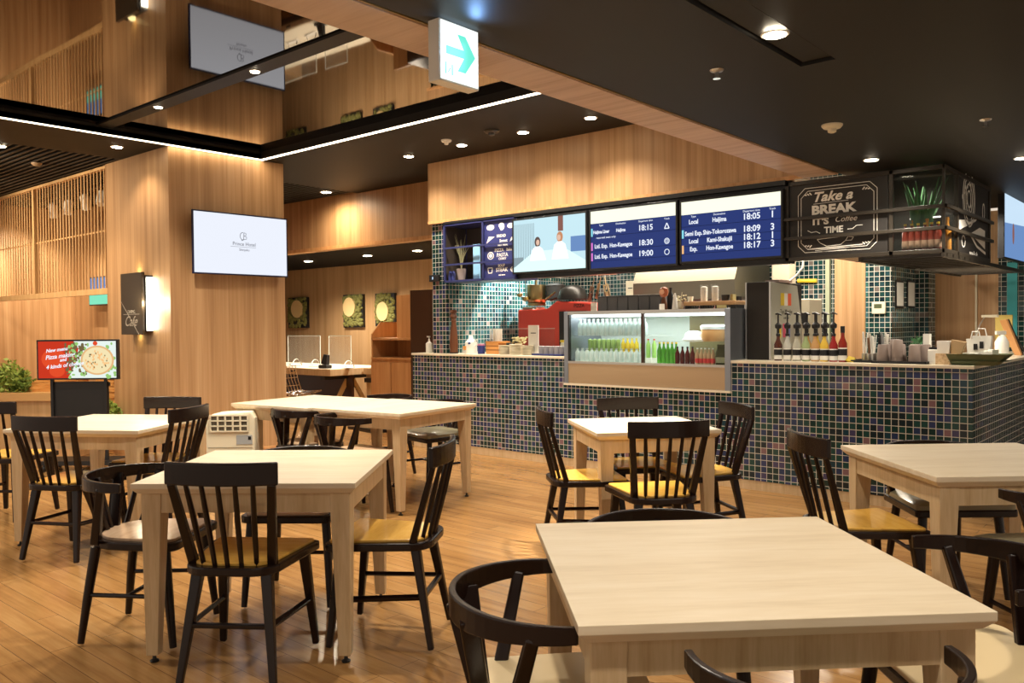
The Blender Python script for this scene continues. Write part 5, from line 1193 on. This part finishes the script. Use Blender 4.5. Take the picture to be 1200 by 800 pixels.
# yellow packet, trays, cups
p = PY(996, 421, YC+.12); tag(MB().frustum((p.x, YC+.12, ZW), (p.x+.01, YC+.14, ZW+.035), (.06, .03), (.05, .02)).build('yellow_packet', YEL), 'small yellow packet beside the dark red bottle', 'packet')
def tray(x, y, z, w, d, lab, m=BLACK):
    t = thing('serving_tray', lab, 'tray', (x, y, z)); MB().b2(-w/2, w/2, -d/2, d/2, 0, .006).build('base', m, t); MB().b2(-w/2, w/2, -d/2, -d/2+.006, 0, .018).b2(-w/2, w/2, d/2-.006, d/2, 0, .018).b2(-w/2, -w/2+.006, -d/2, d/2, 0, .018).b2(w/2-.006, w/2, -d/2, d/2, 0, .018).build('rim', m, t); return t
p = PY(1018, 421, YC+.2); tray(p.x, YC+.22, ZW, .20, .22, 'small dark tray holding straws'); xs_ = p.x
p = PY(1058, 424, YC+.15); tray(p.x, YC+.17, ZW, .36, .26, 'dark tray holding upturned paper cups'); xt_ = p.x
CUP = MB().lathe([(.041, 0), (.042, .005), (.033, .122), (.030, .126)], 16).build('paper_cup', TAUPE, smooth=True); CUP.location = (xt_-.12, YC+.10, ZW+.006); tag(CUP, 'taupe paper cup at the front left of the cup tray', 'paper cup', 'upturned taupe paper cups')
for (dx, dy, dz, lab) in ((-.02, .10, 0, 'taupe paper cup at the front middle of the cup tray'), (.09, .10, 0, 'taupe paper cup at the front right of the cup tray'), (-.12, .19, 0, 'taupe paper cup behind the front left cup'), (-.03, .20, 0, 'taupe paper cup in the rear middle of the tray'), (.07, .20, 0, 'taupe paper cup in the rear right of the tray'), (.13, .22, 0, 'taupe paper cup at the far right rear of the tray'), (-.02, .10, .035, 'taupe paper cup nested on the front middle one'), (-.07, .21, .035, 'taupe paper cup nested on the rear left one')):
    c = CUP.copy(); COL.objects.link(c); c.location = (xt_+dx, YC+dy, ZW+.006+dz); c['label'] = lab
for i, (dx, m) in enumerate(((-.06, PAPER), (-.03, mat('brown_straw', (.2, .1, .05), .5)), (.0, PAPER), (.045, BLACK), (.07, mat('grey_straw', (.3, .3, .3), .4)), (.10, PAPER))):
    t = thing('straw_bundle', ('white', 'brown', 'pale', 'black', 'grey', 'rightmost white')[i]+' bundle of wrapped straws standing behind the small tray', 'straws', (xs_+dx, YC+.30, ZW), 0, 'straw bundles')
    mb = MB()
    for k in range(5): mb.tube([(random.uniform(-.012, .012), random.uniform(-.02, .02), .0), (random.uniform(-.02, .02), random.uniform(-.02, .02), .20+random.uniform(-.03, .02))], .005, 6)
    mb.build('straws', m, t); MB().lathe([(.022, 0), (.022, .06)], 10).build('holder', STEEL, t)
# small greenery and white box behind cups
p = PY(1076, 415, YC+.42); t = thing('small_fern_pot', 'small pot with sprigs of leaves behind the paper cups', 'potted plant', (p.x, YC+.40, ZW)); MB().lathe([(.035, 0), (.045, .09)], 12).build('pot', WHITE, t, smooth=True)
mb = MB()
for i in range(40):
    a_ = random.uniform(0, 2*PI); c = Vector((.05*random.random()*math.cos(a_), .04*random.random()*math.sin(a_), .09+.07*random.random())); d = Vector((random.uniform(-1, 1), random.uniform(-1, 1), 1))*.02; mb._f([mb.v(c), mb.v(c+d+Vector((.008, 0, 0))), mb.v(c+d*1.6), mb.v(c+d-Vector((.008, 0, 0)))])
mb.build('leaves', AGAVE, t)
p = PY(1087, 415, YC+.3); t = thing('white_carton', 'tall white carton right of the paper cups', 'carton', (p.x, YC+.26, ZW)); MB().b2(-.02, .02, 0, .06, 0, .20).build('carton', PAPER, t); MB().b2(-.02, .02, .0, .06, .20, .205).build('lid', WHITE, t)
p = PY(1095, 425, YC+.15); t = thing('napkin_glass', 'white square napkin holder beside the cork box', 'holder', (p.x, YC+.12, ZW)); MB().b2(-.035, .035, 0, .06, 0, .10).build('holder', PAPER, t, bevel=.004); MB().b2(-.03, .03, .01, .05, .10, .115).build('contents', BLACK, t)
p = PY(1111, 425, YC+.13); t = thing('cork_box', 'speckled cork box on the counter left of the green tray', 'box', (p.x, YC+.06, ZW)); MB().b2(-.062, .062, 0, .10, 0, .075).build('box', veneer('cork', (.35, .2, .1), (.6, .42, .24), (.7, .52, .32), (60, 60, 60)), t); MB().frustum((-.02, .05, .06), (-.02, .05, .16), (.07, .05), (.08, .06)).build('white_bag', PAPER, t); MB().frustum((.05, .06, .06), (.07, .06, .16), (.06, .04), (.09, .04)).build('paper_bag', KRAFT, t)
p = PY(1144, 425, YC+.12); t = thing('green_tray', 'olive green folded tray at the counter corner', 'tray', (p.x, YC+.12, ZW))
mb = MB(); r0 = [mb.v((x, y, 0)) for x, y in ((-.13, -.08), (.12, -.08), (.12, .1), (-.13, .1))]; r1 = [mb.v((x, y, .075)) for x, y in ((-.16, -.11), (.20, -.11), (.20, .13), (-.16, .13))]
for i in range(4): mb._f([r0[i], r0[(i+1) % 4], r1[(i+1) % 4], r1[i]])
mb._f(r0[::-1]); mb._f([mb.v((v.co.x*.97, v.co.y*.97, .03)) for v in r1]); mb.build('tray', OLIVEBOX, t)
mb = MB()
for i in range(9): mb.box((random.uniform(-.1, .12), random.uniform(-.04, .06), .06+random.uniform(0, .03)), (.06, .04, .03), random.uniform(0, 3))
mb.build('packets', PAPER, t)
for px, h_, lab in ((1146, .17, 'left white paper bag standing on the counter corner'), (1153, .19, 'right white paper bag standing on the counter corner')):
    p = PY(px, 415, YC+.4); t = thing('paper_bag', lab, 'bag', (p.x, YC+.36, ZW), 0, 'white paper bags'); MB().frustum((0, 0, 0), (0, 0, h_), (.09, .06), (.12, .05)).build('bag', PAPER, t)
    MB().tube([(-.03, -.026, h_), (-.02, -.028, h_+.05), (.02, -.028, h_+.05), (.03, -.026, h_)], .004, 6).build('handle', PAPER, t); MB().b2(-.012, .012, -.034, -.03, h_*.55, h_*.8).build('print', BLACK, t)
p = PX(1174, 420, XCR-.14); t = thing('spray_bottle', 'white spray bottle near the side edge of the counter', 'bottle', (XCR-.14, p.y, ZW), YAW); MB().lathe([(.05, 0), (.052, .12), (.03, .16), (.015, .18)], 16).build('bottle_body', PAPER, t, smooth=True); MB().b2(-.05, .03, -.012, .012, .18, .21).build('nozzle', WHITE, t); MB().b2(-.02, .0, -.006, .006, .14, .18).build('trigger', NAVYL, t)
p = PX(1190, 410, XCR-.10); t = thing('menu_stand', 'tilted wooden edged menu stand on the side counter', 'sign', (XCR-.12, p.y, ZW), YAW)
mb = MB(); mb.frustum((.05, 0, 0), (-.06, .03, .30), (.014, .10), (.014, .10)); mb.build('board', mat('orange_board', (.55, .27, .10), .5), t); MB().frustum((.062, 0, 0), (-.048, .03, .302), (.008, .11), (.008, .11)).build('back', BLACK, t); MB().frustum((.0, .0, .2), (.12, .0, 0), (.01, .02), (.01, .02)).build('prop', BLACK, t)
p = PX(1196, 400, XCR-.4); t = thing('dried_flower_vase', 'vase of dried flowers at the right edge on the counter', 'vase', (XCR-.35, p.y, ZW)); MB().lathe([(.04, 0), (.06, .05), (.03, .12), (.035, .14)], 14).build('vase', PAPER, t, smooth=True)
mb = MB()
for i in range(22):
    a_ = random.uniform(0, 2*PI); r = random.uniform(.03, .12); q = (r*math.cos(a_), r*math.sin(a_), random.uniform(.3, .5)); mb.tube([(0, 0, .12), q], .003, 5); mb.lathe([(.003, -.01), (.018, .0), (.004, .015)], 6, q)
mb.build('flowers', mat('dry_yellow', (.55, .48, .22), .7), t)
# floral glass panel on far right: teal poster
p = PY(1172, 330, yq-.02); tag(MB().b2(PY(1180, 350, yq-.02).x, PY(1192, 350, yq-.02).x, yq-.02, yq-.005, 1.1, 1.85).build('teal_banner', mat('teal', (.05, .40, .45), .5)), 'teal banner on the tiled wall at the right edge', 'banner')
p = PY(1172, 380, yq-.3); tag(MB().b2(p.x-.04, p.x+.10, yq-.3, yq-.28, 1.05, 1.35).build('yellow_card', mat('ochre_card', (.6, .45, .12), .6)), 'ochre yellow card in front of the wooden wall at right', 'card')
p = PY(1144, 350, yq-.01); tag(MB().b2(p.x-.008, p.x+.008, yq-.02, yq-.001, 0, 2.3).build('cable_duct', CREAM), 'thin pale vertical cable cover on the wooden wall at right', 'cable cover')
t = thing('desk_lamp', 'thin angled lamp arm on the side counter in front of the wooden wall', 'lamp', (0, 0, 0)); a = PY(1138, 408, YC+.5); b = PY(1148, 381, YC+.5); c_ = PY(1166, 370, YC+.5)
MB().tube([(a.x, YC+.5, ZW), (a.x, YC+.5, a.z), (b.x, YC+.5, b.z), (c_.x-.06, YC+.5, c_.z)], .005, 6).build('arm', STEEL, t); MB().b2(c_.x-.08, c_.x+.02, YC+.48, YC+.52, c_.z-.01, c_.z+.008).build('lamp_head', CREAM, t); MB().lathe([(.04, 0), (.04, .01)], 14, (a.x, YC+.5, ZW)).build('base', STEEL, t)
# thermostat and framed notices on the tiled pillar
p = PY(1030, 360.5, KY-.13); t = thing('thermostat', 'cream thermostat with a small display on the tiled pillar', 'thermostat', (p.x, KY-.145, p.z)); MB().b2(-.06, .06, 0, .024, -.055, .055).build('case', CREAM, t, bevel=.004); MB().b2(-.04, .03, -.002, 0, -.005, .035).build('display', mat('lcd', (.08, .10, .05), .3), t)
for px0, px1, lab in ((1050, 1059, 'left framed white notice on the tiled pillar'), (1063.5, 1072, 'right framed white notice on the tiled pillar')):
    a = PX(px0, 328, xp1+.01); b = PX(px1, 361, xp1+.01); t = thing('framed_notice', lab, 'notice', (xp1+.012, (a.y+b.y)/2, (a.z+b.z)/2), 0, 'framed notices'); w = abs(b.y-a.y); h = a.z-b.z
    MB().b2(-.011, 0, -w/2, w/2, -h/2, h/2).build('frame', BLACK, t); MB().b2(0, .002, -w/2+.02, w/2-.02, -h/2+.02, h/2-.02).build('sheet', PAPER, t)
# left part of the counter: goods
p = PY(503, 411, YC+.2); t = thing('soap_dispenser', 'white pump bottle at the left end of the counter', 'bottle', (p.x, YC+.2, ZW)); MB().lathe([(.035, 0), (.037, .01), (.037, .10), (.012, .12)], 14).build('bottle_body', WHITE, t, smooth=True); MB().lathe([(.012, .12), (.012, .14), (.006, .145), (.006, .17)], 10).build('neck', WHITE, t); MB().b2(-.03, .012, -.01, .01, .165, .18).build('pump_head', WHITE, t, bevel=.003)
p = PY(532, 411, YC+.09); t = thing('pepper_mill', 'tall carved walnut pepper mill on the counter', 'pepper mill', (p.x, YC+.09, ZW)); H_ = PY(532, 363, YC+.09).z-ZW
MB().lathe([(.040, 0), (.045, .02), (.040, .04), (.046, .08), (.036, H_*.5), (.024, H_*.72), (.030, H_*.76), (.022, H_*.79)], 18).build('body', WALNUT, t, smooth=True); MB().lathe([(.022, H_*.79), (.040, H_*.85), (.026, H_*.92), (.040, H_*.96), (.03, H_)], 18).build('head', WALNUT, t, smooth=True)
MB().lathe([(.045, 0), (.047, .015)], 18).build('base_ring', BLACK, t)
p = PY(545, 411, YC+.2); o = MB().lathe([(.018, 0), (.02, .05), (.014, .07)], 12).build('salt_shaker', FROST, smooth=True); o.location = (p.x-.03, YC+.2, ZW); tag(o, 'tiny clear shaker right of the pepper mill', 'shaker')
p = PY(552, 412, YC+.15); t = thing('patterned_mug', 'white jug with blue and orange markings on the counter', 'jug', (p.x, YC+.15, ZW)); MB().lathe([(.06, 0), (.065, .02), (.06, .12), (.03, .15), (.02, .19)], 16).build('jug_body', PAPER, t, smooth=True); MB().tube([(.05, 0, .13), (.09, 0, .15), (.085, 0, .09), (.055, 0, .08)], .007, 8).build('handle', PAPER, t); MB().b2(.02, .05, -.065, -.058, .10, .12).build('blue_mark', NAVYL, t); MB().b2(-.05, -.01, -.068, -.058, .04, .08).build('orange_mark', ORANGE, t)
p = PY(564, 411.5, YC+.13); t = thing('navy_tin', 'navy blue tin with a red rim on the counter', 'tin', (p.x, YC+.13, ZW)); MB().lathe([(.037, 0), (.037, .085)], 18).build('tin_body', NAVYL, t, smooth=True); MB().lathe([(.039, .085), (.039, .10), (.03, .102)], 18).build('lid', mat('mauve', (.45, .15, .25), .4), t)
p = PY(575, 412, YC+.15); t = thing('wooden_caddy', 'orange wooden caddy of cutlery wrappers on the counter', 'caddy', (p.x+.02, YC+.15, ZW)); MB().b2(-.085, .085, 0, .12, 0, .115).build('box', ORANGE, t); 
for z in (.04, .08): MB().b2(-.087, .087, -.002, .0, z, z+.006).build('groove', WALNUT, t)
MB().b2(-.09, .14, .0, .12, .115, .13).build('top_board', ORANGE, t)
mb = MB()
for i in range(18): x = random.uniform(-.05, .08); mb.box((x, .06+random.uniform(-.04, .04), .19), (.012, .008, .13), random.uniform(0, 3))
mb.build('wrappers', PAPER, t)
DISH = mat('plate_edge', (.62, .55, .40), .4)
for i, (px, n, lab) in enumerate(((590, 8, 'left stack of cream plates on the counter'), (602.5, 9, 'middle stack of cream plates on the counter'), (617, 8, 'right stack of cream plates on the counter'))):
    p = PY(px, 414, YC+.12)
    for k in range(n):
        if k == 0 and i == 0:
            PL = MB().lathe([(.038, 0), (.055, .004), (.063, .009), (.061, .011), (.04, .006)], 20).build('plate', DISH, smooth=True); c = PL
        else: c = PL.copy(); COL.objects.link(c)
        c.location = (p.x, YC+.14, ZW+.0115*k)
        tag(c, ('lowest plate' if k == 0 else 'topmost plate' if k == n-1 else 'plate number %d from the bottom' % (k+1))+' in the '+lab, 'plate', 'stacked cream plates')
p = PY(611, 400, YC+.33); t = thing('basket_flowers', 'small basket of pale flowers behind the plate stacks', 'basket', (p.x-.05, YC+.34, ZW)); MB().lathe([(.05, 0), (.07, .09)], 14).build('basket', KRAFT, t)
mb = MB()
for i in range(40): mb.lathe([(.003, 0), (.016, .008), (.008, .016)], 6, (random.uniform(-.07, .07), random.uniform(-.05, .05), .09+random.uniform(0, .07)))
mb.build('flowers', mat('pale_fl', (.75, .68, .4), .7), t)
a = PY(617, 381, YC+.22); b = PY(635, 413, YC+.12); t = thing('white_card_stand', 'white upright card holder in front of the red oven', 'stand', (PY(625, 413, YC+.2).x, YC+.2, ZW)); hh = a.z-ZW
MB().frustum((0, .0, 0), (0, .05, hh), (.012, .125), (.012, .125), Vector((1, 0, 0))).build('card', PAPER, t, bevel=.003) if False else MB().b2(-.065, .065, 0, .012, .0, hh).build('card', PAPER, t, bevel=.004)
MB().b2(-.03, .035, -.003, 0, hh*.72, hh*.75).build('print', BLACK, t); MB().b2(-.04, .04, -.06, .05, 0, .01).build('base', PAPER, t)
p = PY(645, 417, YC+.1); tray(p.x, YC+.13, ZW, .36, .18, 'navy tray holding glass jars beside the display case', NAVYL); xt2 = p.x
JR = None
for i in range(5):
    lab = 'small patterned glass jar on the navy tray, '+('leftmost', 'second from left', 'third from left', 'fourth from left', 'nearest the display case')[i]
    if JR is None: c = JR = MB().lathe([(.028, 0), (.030, .08), (.025, .085)], 14).build('glass_jar', mat('grey_glass', (.35, .33, .33), .15, alpha=.85), smooth=True)
    else: c = JR.copy(); COL.objects.link(c)
    c.location = (xt2-.13+.062*i, YC+.13, ZW+.006); tag(c, lab, 'jar', 'glass jars on the navy tray')
for i, (dx, lab) in enumerate(((.04, 'yellow capped bottle behind the glass jars, left one'), (.12, 'yellow capped bottle behind the glass jars, right one'))):
    t = thing('dressing_bottle', lab, 'bottle', (xt2+dx, YC+.24, ZW), 0, 'yellow capped bottles'); MB().lathe([(.022, 0), (.022, .11), (.014, .125)], 12).build('bottle_body', CREAM, t, smooth=True); MB().lathe([(.024, .125), (.024, .145)], 12).build('cap', YEL, t); MB().b2(-.018, .018, -.024, -.022, .03, .09).build('label', BLACK, t)
# splash screen of acrylic above the left counter
a = PY(560, 385, YC+.45); b = PY(652, 410, YC+.45); t = thing('sneeze_guard', 'thin clear acrylic guard along the counter in front of the red oven', 'guard', ((a.x+b.x)/2, YC+.42, ZW)); w = b.x-a.x
MB().b2(-w/2, w/2, 0, .005, .01, a.z-ZW).build('sheet', PANE, t); MB().b2(-w/2, w/2, -.001, .006, a.z-ZW-.004, a.z-ZW).build('edge', ACREDGE, t); MB().b2(-w/2, -w/2+.03, -.04, .04, 0, .012).b2(w/2-.03, w/2, -.04, .04, 0, .012).build('foot', WHITE, t)
# small dark box on the tiled end wall
p = PY(510, 326, 6.15); t = thing('wall_controller', 'small black control box under the tiled end of the fascia', 'control box', (p.x, 6.165, p.z)); MB().b2(-.08, .06, -.03, 0, -.035, .035).build('case', BLACK, t, bevel=.004); MB().b2(-.03, -.015, -.033, -.03, -.012, .015).build('lamp', E_SKY, t)
